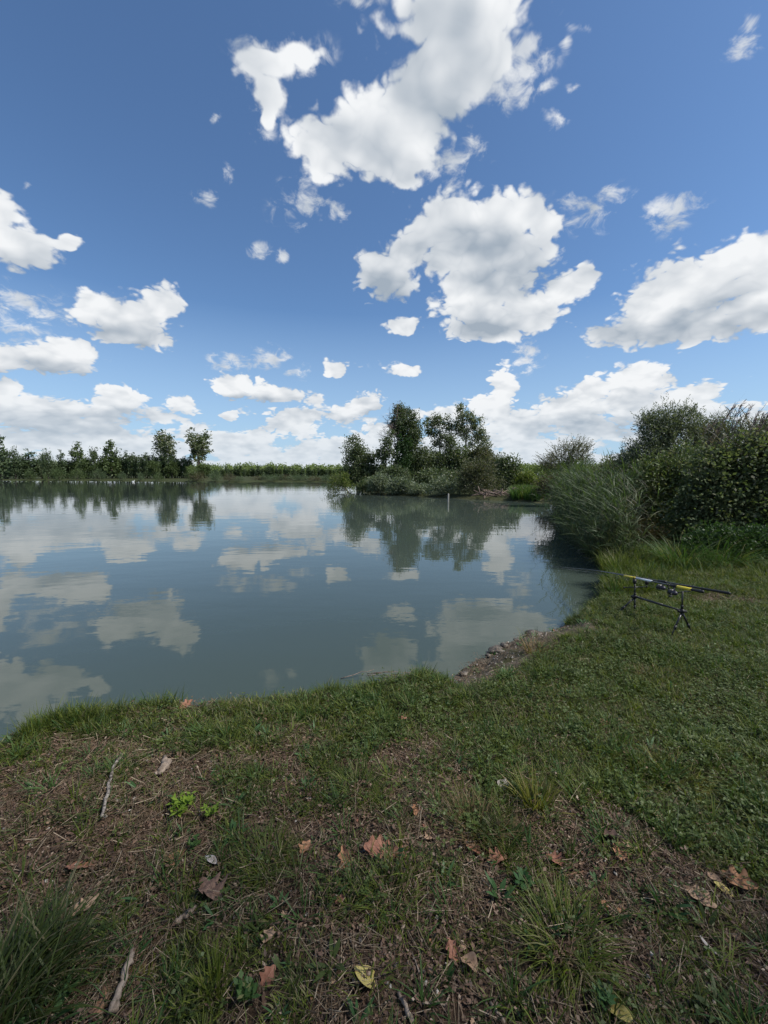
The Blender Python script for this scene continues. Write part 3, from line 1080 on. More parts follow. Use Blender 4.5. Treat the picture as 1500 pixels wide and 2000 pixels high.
bare_tree('dead_tree', 'leafless pinkish dead tree beside the ivy-wrapped tree on the spit', 49.5, (775, 950),
          [(777, 797), (762, 812), (757, 825), (753, 848), (766, 835), (785, 800), (749, 852), (770, 808)], 4, M['dead_wood'], 16)
px_tree('tree', 'thin loose young tree left of the ivy-wrapped tree on the spit', 'tree', 48, (752, 952),
        [(748, 882, 8, 10), (757, 868, 9, 10), (738, 890, 6, 7), (762, 885, 7, 8), (750, 902, 7, 9), (760, 898, 5, 6), (746, 922, 9, 9), (765, 850, 5, 5)],
        'dark_leaf', 5, 62, 20, 0.26, 0.26, 0.17, r0=0.07, nb=14, toppx=(757, 862), shell=0.2)
px_tree('poplar_tree', 'tall open-crowned tree in the middle of the spit with sky showing through it', 'tree', 52, (862, 950),
        [(843, 822, 15, 12), (862, 820, 16, 10), (874, 836, 12, 14), (850, 842, 12, 10), (866, 856, 13, 14), (838, 834, 8, 14), (856, 868, 11, 10)],
        'poplar_leaf', 6, 96, 24, 0.25, 0.21, 0.14, r0=0.2, nb=26, toppx=(858, 830), bark='pale_bark', shell=0.25)
px_tree('poplar_tree', 'broadest and tallest crown on the right of the spit, silvery grey green', 'tree', 52, (905, 950),
        [(908, 812, 18, 13), (926, 824, 16, 14), (894, 830, 13, 14), (934, 845, 14, 12), (908, 846, 14, 12), (928, 862, 16, 10), (948, 872, 12, 12), (952, 888, 10, 9), (900, 800, 9, 8), (945, 858, 10, 8)],
        'poplar_leaf', 7, 150, 25, 0.26, 0.21, 0.14, r0=0.24, nb=30, toppx=(912, 815), bark='pale_bark', shell=0.3)
px_tree('tree', 'dark pointed tree under the open-crowned tree on the spit', 'tree', 51, (880, 955),
        [(880, 876, 9, 22), (882, 900, 14, 22), (880, 925, 18, 20)], 'dark_leaf', 8, 150, 24, r0=0.14, **SP)
US = 'trees and bushes packed under the tall crowns of the spit'
for i, (lb_, base, D, mt, lab) in enumerate([
        ([(818, 890, 17, 16), (830, 902, 18, 20), (812, 915, 22, 22), (828, 930, 26, 16)], (820, 955), 50, 'dark_leaf', 'dark bushy tree right of the ivy-wrapped trunk, its top notched against the sky'),
        ([(848, 895, 14, 14), (856, 905, 20, 18), (846, 925, 24, 20)], (850, 955), 50.5, 'dark_leaf', 'low dark tree right below the open-crowned tree'),
        ([(905, 890, 22, 22), (915, 905, 24, 24), (900, 925, 24, 22)], (905, 955), 50, 'mid_leaf', 'bushy green tree filling the space under the broadest crown'),
        ([(938, 890, 20, 16), (950, 905, 16, 18), (940, 920, 20, 18)], (940, 955), 49, 'olive_leaf', 'olive tinted tree beneath the right edge of the broadest crown'),
        ([(770, 930, 20, 14), (752, 938, 16, 12), (786, 938, 20, 14)], (770, 957), 46, 'dark_leaf', 'low black-green bush at the foot of the ivy-wrapped tree'),
        ([(850, 935, 30, 16), (880, 938, 26, 16), (822, 942, 20, 12)], (855, 960), 45, 'dark_leaf', 'wide shaded bush behind the silvery shrubs in the middle of the spit'),
        ([(728, 925, 12, 10), (736, 932, 12, 12), (724, 940, 10, 10)], (730, 955), 50, 'mid_leaf', 'small green bush in the gap right of the round-topped tree')]):
    px_tree('understorey_tree', lab, 'tree', D, base, lb_, mt, 20 + i, 190, 25, r0=0.1, nb=8, group=US, **SP)
for i, (lb_, base, D, lab) in enumerate([
        ([(738, 942, 17, 11), (748, 950, 12, 9), (728, 950, 8, 8)], (740, 964), 36.8, 'leftmost silvery shrub at the water line of the spit'),
        ([(782, 948, 18, 12), (796, 954, 14, 10), (770, 955, 12, 8)], (784, 966), 35.6, 'green-grey rounded shrub at the water under the ivy-wrapped tree'),
        ([(820, 958, 14, 8), (832, 962, 10, 7), (810, 962, 9, 7)], (822, 968), 34.7, 'lowest pale shrub of the spit shore, small and spreading'),
        ([(858, 945, 18, 12), (870, 955, 20, 12), (846, 958, 14, 9), (888, 958, 15, 11)], (866, 969), 33.0, 'broad silvery shrub on the shore just left of the white post')]):
    px_tree('shore_shrub', lab, 'shrub', D, base, lb_, 'silver_leaf', 40 + i, 110, 22, 0.2, 0.2, 0.07, r0=0.04, nb=10,
            group='silvery shrubs along the water line of the spit', shoot=dict(n=60, len=(0.4, 0.9), nl=7, L=0.18, W=0.05, up=1.0))
px_tree('shore_shrub', 'small dark shrub at the water between the round-topped tree and the silvery shrubs', 'shrub', 38, (720, 962),
        [(722, 946, 13, 11), (711, 952, 11, 8), (730, 954, 10, 7)], 'mid_leaf', 45, 90, 22, 0.2, 0.16, 0.08, r0=0.04, nb=6)
px_tree('willow_tree', 'olive grey spreading willow at the right end of the spit shore, hanging to the water', 'tree', 31.6, (940, 968),
        [(925, 915, 22, 16), (945, 925, 20, 18), (930, 945, 32, 18), (958, 950, 16, 18), (912, 935, 16, 16), (940, 962, 30, 9)],
        'olive_leaf', 50, 240, 25, 0.24, 0.2, 0.06, r0=0.12, nb=24, bark='pale_bark', shoot=dict(n=260, len=(0.5, 1.3), nl=9, L=0.18, W=0.045, up=0.5, droop=0.35))
for i, (lb_, base, D, mt, lab) in enumerate([
        ([(983, 908, 9, 12), (990, 925, 13, 14), (975, 935, 14, 16)], (984, 968), 41, 'dark_leaf', 'small dark tree right of the olive willow, left of a twin top'),
        ([(1006, 905, 6, 10), (1008, 922, 11, 12), (1002, 940, 15, 14), (1014, 948, 10, 12)], (1006, 968), 41, 'mid_leaf', 'slim small tree with a narrow peak, rightmost tree of the spit'),
        ([(968, 905, 8, 10), (965, 925, 10, 16)], (968, 968), 43, 'olive_leaf', 'sparse greyish small tree just behind the olive willow')]):
    px_tree('small_tree', lab, 'tree', D, base, lb_, mt, 54 + i, 110, 22, 0.26, 0.2, 0.13, r0=0.07, nb=12)
px_tree('yellow_green_bush', 'yellow-green bush between the spit trees and the leaning willow', 'bush', 40, (1030, 962),
        [(1028, 938, 15, 11), (1042, 944, 12, 9), (1016, 946, 10, 9)], 'yellow_green_leaf', 58, 130, 22, 0.22, 0.18, 0.11, r0=0.05, nb=6)
px_tree('yellow_green_bush', 'darker green bush at the right of the yellow-green one', 'bush', 41, (1056, 962),
        [(1054, 944, 11, 9), (1062, 950, 10, 8)], 'mid_leaf', 59, 90, 20, 0.22, 0.18, 0.11, r0=0.05, nb=6)
px_tree('overhanging_willow', 'low yellow-green willow hanging over the water at the spit tip', 'tree', 42, (682, 958),
        [(664, 934, 14, 10), (656, 948, 12, 12), (676, 948, 12, 10), (668, 960, 18, 6), (648, 958, 7, 8)],
        'yellow_green_leaf', 60, 80, 18, 0.22, 0.2, 0.05, r0=0.07, nb=16, shoot=dict(n=120, len=(0.5, 1.2), nl=8, L=0.2, W=0.045, up=0.1, droop=0.6), zmin=-0.4)
px_tree('brown_bush', 'brownish tangled bush behind the leaning willow, right of the channel', 'bush', 27, (1085, 970),
        [(1082, 945, 24, 14), (1100, 950, 20, 16), (1066, 958, 16, 10), (1110, 940, 14, 14)], 'brown_leaf', 61, 170, 22, 0.2, 0.15, 0.07, r0=0.05, nb=10,
        shoot=dict(n=120, len=(0.4, 0.9), nl=7, L=0.13, W=0.035, up=0.6))
px_tree('leaning_willow', 'small willow with a leaning dark trunk and feathery pale crown behind the reeds', 'tree', 23, (1126, 962),
        [(1082, 904, 22, 12), (1100, 890, 18, 16), (1120, 886, 16, 20), (1136, 892, 10, 22), (1070, 912, 12, 8), (1105, 912, 24, 10)],
        'olive_leaf', 62, 190, 22, 0.17, 0.12, 0.035, r0=0.13, nb=40, toppx=(1104, 905), lean=0.1,
        shoot=dict(n=330, len=(0.35, 0.85), nl=11, L=0.11, W=0.024, up=0.8, out=0.9, droop=0.12, wood=True, wr=0.007))

# roots and dead branches on the shore of the spit
rng = rs(70)
x0, z0 = xz(985, 972, 29.6)
root = thing('dead_branch_pile', 'heap of pale dead branches on the bare bank right of the olive willow', 'branches', (x0, 29.6, float(ground_z(x0, 29.6))))
for k in range(34):
    b = MB()
    p = np.array([rng.uniform(-1.7, 1.4), rng.uniform(-0.5, 0.5), rng.uniform(0, 0.3)])
    d = unit(np.array([rng.normal(), rng.normal() * 0.3, rng.normal() * 0.25])) * rng.uniform(0.8, 1.8)
    b.tube(curve_pts(p - d / 2, p + d / 2, rng.uniform(-0.1, 0.25), 7, 0.05, rng), rng.uniform(0.02, 0.05) * np.linspace(1, 0.4, 7), 5)
    b.build('branch', M['dead_wood'], root, smooth=True)

# white post standing in the water
mpost, _, _ = principled('weathered_white_wood', (0.26, 0.25, 0.225), 0.7)
x0 = gp(875, 981, WATER_Z).x
YP = gp(875, 981, WATER_Z).y
_, zt = xz(875, 964, YP)
b = MB()
b.tube([(0, 0, -0.8), (0.01, 0, 0), (0.02, 0, zt - WATER_Z - 0.05), (0.02, 0, zt - WATER_Z)], [0.055, 0.055, 0.05, 0.03], 8)
tag(b.build('post', mpost, None, True, (x0, YP, WATER_Z)), 'thin whitish post standing in the water before the spit', 'post')
# pale waste floating by the reeds
g = gp(1142, 1077, WATER_Z)
b = MB()
b.tube(curve_pts((-0.16, 0, 0.02), (0.17, 0.02, 0.03), 0.035, 6), [0.012, 0.03, 0.035, 0.03, 0.022, 0.006], 6)
tag(b.build('driftwood', M['pale_bark'], None, True, g), 'pale bit of driftwood floating in the dark water under the reeds', 'driftwood')
# small white bird far out
mw, _, _ = principled('white_feathers', (0.8, 0.8, 0.78), 0.8)
g = gp(260, 941.5, WATER_Z)
b = MB()
b.tube([(-0.34, 0, 0.16), (-0.22, 0, 0.12), (0, 0, 0.11), (0.2, 0, 0.12), (0.3, 0, 0.2), (0.33, 0, 0.36), (0.36, 0, 0.44), (0.44, 0, 0.42)], [0.02, 0.1, 0.17, 0.13, 0.06, 0.045, 0.06, 0.015], 8)
tag(b.build('duck', mw, None, True, g), 'tiny white bird floating near the far left shore', 'bird')

# grasses on the low bank right of the spit
rng = rs(71)
protos = []
for k in range(4):
    mb = MB()
    tuft(mb, rng, n=26, R_=0.12, h=(0.35, 0.8), w=0.035, lean=(0, 0.35), bend=(0.1, 0.8))
    protos.append(proto(mb, M['sedge' if k % 2 else 'yellow_green_leaf']))
P = []
while len(P) < 420:
    px, py = rng.uniform(1000, 1070), rng.uniform(962, 978)
    gpt = gp(px, py, -0.05)
    if shore_sd(gpt.x, gpt.y)[0] > 0.25:
        P.append((gpt.x, gpt.y, float(ground_z(gpt.x, gpt.y))))
P = np.array(P)
scatter('bank_grass', 'yellow-green grass on the low bank right of the spit', protos, P, np.stack([np.zeros(len(P)), np.zeros(len(P)), rng.random(len(P)) * 6.28], 1), rng.uniform(0.7, 1.2, len(P)))


# ================================================================== far shore
def far_proto(kind, seed, mat, H=1.0):
    """prototype of unit height in metres x10: built 10 m tall and scaled"""
    rng = rs(seed)
    mb, root = MB(), None
    if kind == 'round':
        lb = [((0, 0, 6.0), (2.6, 2.6, 3.0)), ((-1.2, 0, 4.4), (2.0, 2, 2.2)), ((1.3, 0, 4.8), (2.0, 2, 2.4)), ((0.2, 0, 8.0), (1.6, 1.6, 1.8)), ((0, 0, 2.4), (2.2, 2.2, 1.8))]
        n, per, rc = 130, 16, 0.5
    elif kind == 'slim':
        lb = [((0, 0, 7.0), (0.7, 0.7, 2.8)), ((0.1, 0, 4.5), (1.1, 1.1, 3.0)), ((0, 0, 2.4), (1.2, 1.2, 2.0))]
        n, per, rc = 80, 13, 0.3
    elif kind == 'open':
        lb = [((0, 0, 8.6), (1.5, 1.5, 1.2)), ((-1.4, 0, 7.2), (1.3, 1.3, 1.0)), ((1.5, 0, 7.0), (1.3, 1.3, 1.1)), ((0.2, 0, 6.2), (1.6, 1.6, 1.2)), ((0, 0, 4.2), (2.0, 2.0, 1.4)), ((-0.6, 0, 2.8), (2.0, 2.0, 1.3))]
        n, per, rc = 80, 15, 0.38
    elif kind == 'tiered':
        lb = [((0, 0, 9.2), (0.5, 0.5, 0.8)), ((0.1, 0, 8.0), (1.3, 1.3, 0.7)), ((0, 0, 6.8), (2.1, 2.1, 0.8)), ((0, 0, 5.4), (2.3, 2.3, 1.0)), ((0, 0, 3.6), (2.6, 2.6, 1.5)), ((0, 0, 2), (2.6, 2.6, 1.2))]
        n, per, rc = 120, 16, 0.4
    elif kind == 'tall_poplar':
        lb = [((0.2, 0, 8.5), (1.5, 1.3, 1.4)), ((-0.9, 0, 7.6), (1.3, 1.2, 1.4)), ((1.3, 0, 7.2), (1.3, 1.2, 1.6)), ((-1.5, 0, 6.0), (1.1, 1.1, 1.2)), ((1.4, 0, 5.4), (1.1, 1, 1.3)), ((0, 0, 6.0), (1.3, 1.2, 1.3)), ((-0.7, 0, 4.5), (1.2, 1, 0.9)), ((0.7, 0, 4.0), (1.0, 1, 0.9))]
        n, per, rc = 125, 17, 0.27
    else:   # bush
        lb = [((0, 0, 4.5), (6.0, 5, 4.5)), ((-4, 0, 3), (4, 4, 3)), ((4.4, 0, 3.4), (4, 4, 3.4))]
        n, per, rc = 130, 14, 1.0
    cc = crown(mb, rng, lb, n, per, rc, 0.55 if kind != 'tall_poplar' else 0.36, 0.34 if kind != 'tall_poplar' else 0.24, 0.35, zmin=0.0)
    cr = mb.mesh('crown')
    cr.materials.append(M[mat])
    b = MB()
    tp = 9.0 if kind not in ('bush',) else 5.0
    b.tube(curve_pts((0, 0, -0.4), (0.05, 0, tp), 0, 7, 0.05, rng), np.linspace(0.26, 0.04, 7), 6)
    for e in cc[rng.choice(len(cc), 10, replace=False)]:
        z = max(1.2, e[2] - np.hypot(e[0], e[1]) * 0.9)
        b.tube([(0, 0, z), (e + np.array([0, 0, z])) / 2 - np.array([0, 0, 0.15]), e], [0.1, 0.06, 0.02], 4, cap=False)
    tr = b.mesh('trunk', True)
    tr.materials.append(M['bark'])
    return cr, tr


FAR = {}


def shore_D(px):
    d = ray(px, 935)
    D = np.arange(95, 200, 0.5)
    sd = shore_sd(D * d.x / d.y, D)
    j = int(np.argmax(sd > 0.2))
    return float(D[j])


def far_tree(kind, mat, px, pytop, D, wide, label, group=None, name='tree', cat='tree', seed=0, base=None):
    key = (kind, mat, seed % 3)
    if key not in FAR:
        FAR[key] = far_proto(kind, 100 + len(FAR), mat)
    cr, tr = FAR[key]
    if D is None:
        D = shore_D(px) + 1.2
    x, zt = xz(px, pytop, D)
    gz = max(float(ground_z(x, D)), WATER_Z)
    natural = {'round': 6.4, 'slim': 2.4, 'open': 5.6, 'tiered': 5.2, 'tall_poplar': 4.6, 'bush': 16.0}[kind]
    top = 9.6 if kind != 'bush' else 8.5
    h = (zt - gz) / top
    wk = wide / FPX * D / natural
    r = thing(name, label, cat, (x, D, gz), (seed * 2.4) % 6.28, group)
    r.scale = (wk, wk, h)
    obj_shared('crown', cr, r)
    obj_shared('trunk', tr, r)
    return r


def obj_shared(name, me, parent):
    o = bpy.data.objects.new(name, me)
    COL.objects.link(o)
    o.parent = parent
    return o


DF = 143
far_tree('slim', 'far_dark', -6, 846, 128, 22, 'black-green tall tree cut off by the left edge of the view', seed=1)
SING = [
    ('round', 'far_dark', 26, 876, 28, 'dark broad tree on the far shore near the left edge, with a spiky top'),
    ('slim', 'far_dark', 55, 879, 22, 'first narrow dark tree right of the broad dark tree on the far left shore'),
    ('round', 'far_dark', 78, 888, 20, 'lower dark round tree in the gap left of the flat-topped tree'),
    ('round', 'far_dark', 90, 880, 24, 'flat-topped dark tree with two bare stems under it on the far shore'),
    ('slim', 'far_dark', 118, 881, 14, 'narrow lone dark spire on the far left shore'),
    ('tiered', 'far_mid', 150, 867, 30, 'layered light tree, leftmost of three rising above the far shore wood'),
    ('open', 'far_mid', 181, 870, 22, 'small airy tree between the layered tree and the pointed tree'),
    ('tiered', 'far_mid', 215, 861, 34, 'pointed layered tree, highest of the trees left of the dark row'),
    ('round', 'far_mid', 130, 896, 26, 'rounded tree behind the far left shore bushes'),
    ('round', 'far_mid', 170, 893, 34, 'wide green tree under the small airy tree on the far shore'),
    ('round', 'far_mid', 198, 890, 30, 'green tree just left of the pointed layered tree'),
    ('round', 'far_mid', 224, 890, 30, 'green tree at the left end of the dark row of firs'),
    ('round', 'far_dark', 5, 888, 24, 'dark low tree partly beyond the left edge of the view'),
    ('round', 'far_dark', 42, 893, 26, 'low dark tree filling under the spiky-topped tree'),
    ('round', 'far_dark', 104, 897, 22, 'low dark tree between the flat-topped tree and the spire'),
    ('round', 'far_mid', 300, 898, 26, 'green tree below the left one of the two tall poplars'),
    ('round', 'far_mid', 335, 900, 30, 'green tree just below and right of the left tall poplar'),
    ('round', 'far_mid', 398, 904, 34, 'bright green rounded tree below the right tall poplar'),
    ('round', 'far_bright', 372, 909, 22, 'yellow-green tree low between the tall poplars'),
]
for i, (k, mt, px, py, wd, lab) in enumerate(SING):
    far_tree(k, mt, px, py, DF + (i % 3) * 3, wd, lab, 'single trees of the far left shore', seed=i)
far_tree('tall_poplar', 'poplar_leaf', 322, 845, DF + 9, 56, 'left one of the two tall open poplars above the far shore wood', seed=1)
far_tree('tall_poplar', 'poplar_leaf', 386, 840, DF + 8, 66, 'right and larger one of the two tall open poplars above the far shore wood', seed=2)
rng = rs(81)
for i in range(34):
    px = 232 + i * 4.3 + rng.normal() * 1.2
    far_tree('slim', 'far_dark', px, 889 + rng.normal() * 3.5 + (6 if px > 345 else 0), DF + 4 + rng.uniform(0, 6), rng.uniform(8, 13), 'slender dark tree in the dense row left of the tall poplars',
             'slender dark trees of the dense row', seed=i)
for i in range(12):
    px = -5 + i * 21 + rng.normal() * 3
    far_tree('round', 'far_dark', px, 903 + rng.normal() * 3, DF + 8, 34, 'low dark tree in the shade behind the far left shore', 'low dark trees behind the far left shore', seed=i)
LOWB = [(58, 917, 22, 'far_mid', 'drooping light bush on the lawn of the far left shore'), (88, 925, 12, 'far_mid', 'smallest light bush by the far left water line'),
        (115, 911, 34, 'far_mid', 'broad green bush hanging to the far left water line'), (150, 915, 30, 'far_mid', 'green bush right of the broad far left shore bush'),
        (192, 915, 30, 'far_dark', 'dark bush under the pointed layered tree'), (238, 922, 22, 'far_dark', 'dark low bush at the foot of the dark row'),
        (275, 924, 18, 'far_dark', 'small dark bush by the water below the dark row'), (310, 922, 22, 'far_mid', 'small light bush by the water below the left tall poplar'),
        (375, 909, 26, 'far_mid', 'round willow bush under the right tall poplar'), (384, 921, 44, 'brown_leaf', 'brownish wide bush at the water under the right tall poplar'),
        (420, 920, 36, 'far_dark', 'dark bush right of the brownish wide bush'), (448, 925, 34, 'brown_leaf', 'brown-green low bush at the right end of the far left shore'),
        (466, 930, 22, 'far_dark', 'lowest dark bush right at the end of the far left shore')]
for i, (px, py, wd, mt, lab) in enumerate(LOWB):
    far_tree('bush', mt, px, py, None, wd, lab, 'bushes along the far left water line', 'bush', 'bush', i)
rng = rs(82)
for i in range(52):
    px = 404 + i * 5.4 + rng.normal() * 1.3
    big = rng.random() < 0.25
    far_tree('slim', 'far_dark' if i % 3 else 'far_mid', px, (909 if big else 915) + rng.normal() * 1.5, 205 + rng.uniform(0, 25), rng.uniform(6, 9), 'thin pointed poplar in the long row on the far shore left of the spit',
             'pointed poplars of the long row', 'poplar_tree', seed=i)
for i in range(14):
    px = 505 + i * 13 + rng.normal() * 2
    far_tree('bush', 'far_dark' if i % 4 else 'brown_leaf', px, 928 + rng.normal() * 1.2, shore_D(px) + rng.uniform(1, 6), 30, 'low dark bush at the foot of the long poplar row', 'low bushes below the long poplar row', 'bush', 'bush', i)
# plantation far behind: one mass of crowns, sunlight put into their leaf colour
mb = MB()
rng = rs(83)
lb = []
for i in range(620):
    px = rng.uniform(380, 1250) if i < 480 else rng.uniform(-300, 1900)
    D = rng.uniform(330, 420)
    x, z = xz(px, 910 + rng.normal() * 2.4 + (px - 400) * 0.010 * (px < 800), D)
    lb.append(((x, D, z * 0.62), (rng.uniform(1.8, 3.2), 3, z * 0.42)))
crown(mb, rng, lb, 7000, 8, 1.1, 1.5, 1.0, 0.55)
o = mb.build('woodland', M['far_bright'])
tag(o, 'pale plantation, coloured as sunlit, far behind the lake', None, None, 'stuff')


# ================================================================== thicket on the right bank
px_tree('olive_bush', 'pale olive bush behind the reeds, left of the big grey-green willow', 'bush', 15, (1195, 985),
        [(1190, 912, 16, 14), (1202, 925, 26, 22), (1175, 935, 18, 16), (1225, 912, 22, 26), (1165, 945, 20, 18), (1150, 955, 16, 14)], 'olive_leaf', 90, 260, 20, 0.13, 0.09, 0.035, r0=0.04, nb=12,
        shoot=dict(n=160, len=(0.25, 0.6), nl=9, L=0.08, W=0.022, up=0.9))
px_tree('big_willow', 'big grey-green willow bush rising above the reeds on the right bank', 'bush', 11.5, (1320, 1010),
        [(1272, 826, 18, 20), (1300, 818, 24, 24), (1340, 826, 26, 26), (1285, 858, 34, 34), (1330, 868, 50, 40), (1375, 850, 26, 30), (1262, 890, 34, 30), (1310, 915, 60, 36), (1240, 915, 26, 26), (1380, 890, 36, 36), (1236, 900, 18, 20), (1410, 850, 36, 30), (1450, 862, 36, 34), (1495, 858, 34, 36)],
        'willow_leaf', 91, 1150, 26, 0.11, 0.085, 0.024, r0=0.07, nb=50, shoot=dict(n=1000, len=(0.2, 0.5), nl=10, L=0.075, W=0.018, up=1.0, out=0.6, droop=0.1), depth=0.6)
px_tree('dark_shrub', 'dark dense shrub between the reed bed and the bramble thicket', 'bush', 10, (1290, 1050),
        [(1280, 955, 42, 34), (1320, 975, 48, 44), (1260, 990, 40, 40), (1300, 1020, 60, 44), (1340, 915, 50, 44), (1275, 925, 34, 30)], 'mid_leaf', 92, 700, 24, 0.11, 0.08, 0.035, r0=0.05, nb=20, depth=0.5,
        shoot=dict(n=350, len=(0.2, 0.55), nl=8, L=0.09, W=0.018, up=0.9))
px_tree('bramble', 'dark bramble thicket with glossy leaves filling the right edge of the view', 'bush', 8.3, (1430, 1090),
        [(1400, 925, 56, 46), (1462, 905, 50, 56), (1375, 975, 50, 46), (1430, 985, 64, 56), (1490, 990, 60, 70), (1350, 1020, 44, 44), (1420, 1050, 90, 40), (1520, 930, 60, 80), (1500, 1060, 70, 40)],
        'bramble_leaf', 93, 1150, 24, 0.10, 0.075, 0.055, r0=0.03, nb=60, depth=0.5, flat=0.35,
        shoot=dict(n=420, len=(0.3, 0.8), nl=9, L=0.07, W=0.035, up=0.4, out=0.7, droop=0.35))
px_tree('low_shrub', 'low leafy shrub spilling onto the grass at the foot of the bramble thicket', 'bush', 7.2, (1450, 1120),
        [(1440, 1060, 60, 26), (1390, 1050, 50, 22), (1500, 1070, 50, 40), (1480, 1100, 50, 16)], 'ivy_leaf', 94, 330, 20, 0.08, 0.06, 0.03, r0=0.02, nb=10, depth=0.5)
px_tree('low_shrub', 'dull brownish low bush at the water under the reed bed', 'bush', 9.6, (1230, 1085),
        [(1190, 1060, 34, 26), (1230, 1050, 44, 36), (1270, 1060, 46, 36), (1160, 1045, 30, 22)], 'brown_leaf', 95, 300, 20, 0.09, 0.07, 0.02, r0=0.02, nb=14, depth=0.5,
        shoot=dict(n=260, len=(0.2, 0.5), nl=7, L=0.11, W=0.012, up=0.5))


def reed_mb(rng, H, nleaf=9, Lf=(0.3, 0.55), W=0.022, lean=0.15, plume=False, stem=True):
    mb = MB()
    az = rng.random() * 6.28
    t = np.linspace(0, 1, 7)
    off = lean * H * t ** 2
    P = np.stack([np.cos(az) * off, np.sin(az) * off, H * t], 1)
    if stem:
        mb.tube(P, np.linspace(0.007, 0.003, 7), 4, cap=False)
    tt = np.linspace(0.15, 0.98, nleaf)
    B = np.stack([np.interp(tt, t, P[:, k]) for k in range(3)], 1)
    a = az + np.arange(nleaf) * np.pi + rng.normal(size=nleaf) * 0.5
    blades_np(mb, B, a, rng.uniform(*Lf, nleaf), rng.uniform(0.25, 0.6, nleaf), rng.uniform(0.4, 1.6, nleaf), W * rng.uniform(0.7, 1.2, nleaf), (0.5, 1.0, 0.7, 0.0), 4, rng=rng)
    if plume:
        n = 46
        s = rng.random(n)
        B = P[-1] + np.array([np.cos(az) * 0.1, np.sin(az) * 0.1, 0.28]) * s[:, None]
        A = rng.normal(size=(n, 3)) * 0.35 + np.array([np.cos(az) * 0.5, np.sin(az) * 0.5, 0.7])
        leaves_np(mb, B, A, 0.09, 0.014, rng)
    return mb


def poly_points(rng, poly, n):
    """random points inside a polygon on the ground"""
    poly = np.array(poly)
    lo, hi = poly.min(0), poly.max(0)
    out = []
    while len(out) < n:
        p = lo + (hi - lo) * rng.random((n, 2))
        x, y = p[:, 0], p[:, 1]
        ins = np.zeros(n, bool)
        Q = np.roll(poly, -1, 0)
        for (ax, ay), (bx, by) in zip(poly, Q):
            ins ^= ((ay > y) != (by > y)) & (x < (bx - ax) * (y - ay) / ((by - ay) or 1e-9) + ax)
        out.extend(p[ins])
    return np.array(out[:n])


# reed bed along the water
rng = rs(96)
protos = [proto(reed_mb(rng, rng.uniform(1.3, 1.9), 10), M['reed'], 'reed') for _ in range(8)] + [proto(reed_mb(rng, 1.5, 8, lean=0.3), M['reed_dark'], 'reed') for _ in range(2)]
edge = [w2(1215, 1118), w2(1185, 1100), w2(1150, 1074), w2(1115, 1044), w2(1092, 1012)]
bed = [(p[0] - 0.15, p[1]) for p in edge] + [(edge[-1][0] + 1.6, edge[-1][1] + 0.5), (6.4, 13.5), (6.3, 10.5), (5.4, 8.8)]
pp = poly_points(rng, bed, 900)
# denser at the front edge
ee = np.array(edge)
fr = []
for k in range(520):
    s = rng.uniform(0, len(ee) - 1.001)
    i = int(s)
    q = ee[i] * (1 - s + i) + ee[i + 1] * (s - i)
    fr.append(q + np.array([rng.uniform(-0.25, 0.55), rng.uniform(-0.1, 0.4)]))
pp = np.concatenate([pp, np.array(fr)])
z = np.maximum(ground_z(pp[:, 0], pp[:, 1]), WATER_Z - 0.05)
frm = np.arange(len(pp)) >= 900
ty = np.where(frm, rng.normal(-0.30, 0.22, len(pp)), rng.normal(-0.05, 0.12, len(pp)))     # lean out over the water
tx = rng.normal(0.05, 0.12, len(pp))
dz_ = np.clip((pp[:, 1] - 8) / 10, 0, 1)
scl = np.where(frm, rng.uniform(0.55, 1.0, len(pp)), rng.uniform(0.85, 1.25, len(pp))) * (0.80 + 0.25 * dz_)
scatter('reed_bed', 'dense green reeds leaning over the water on the right bank', protos, np.stack([pp[:, 0], pp[:, 1], z], 1), np.stack([tx, ty, rng.random(len(pp)) * 0.0], 1), scl)

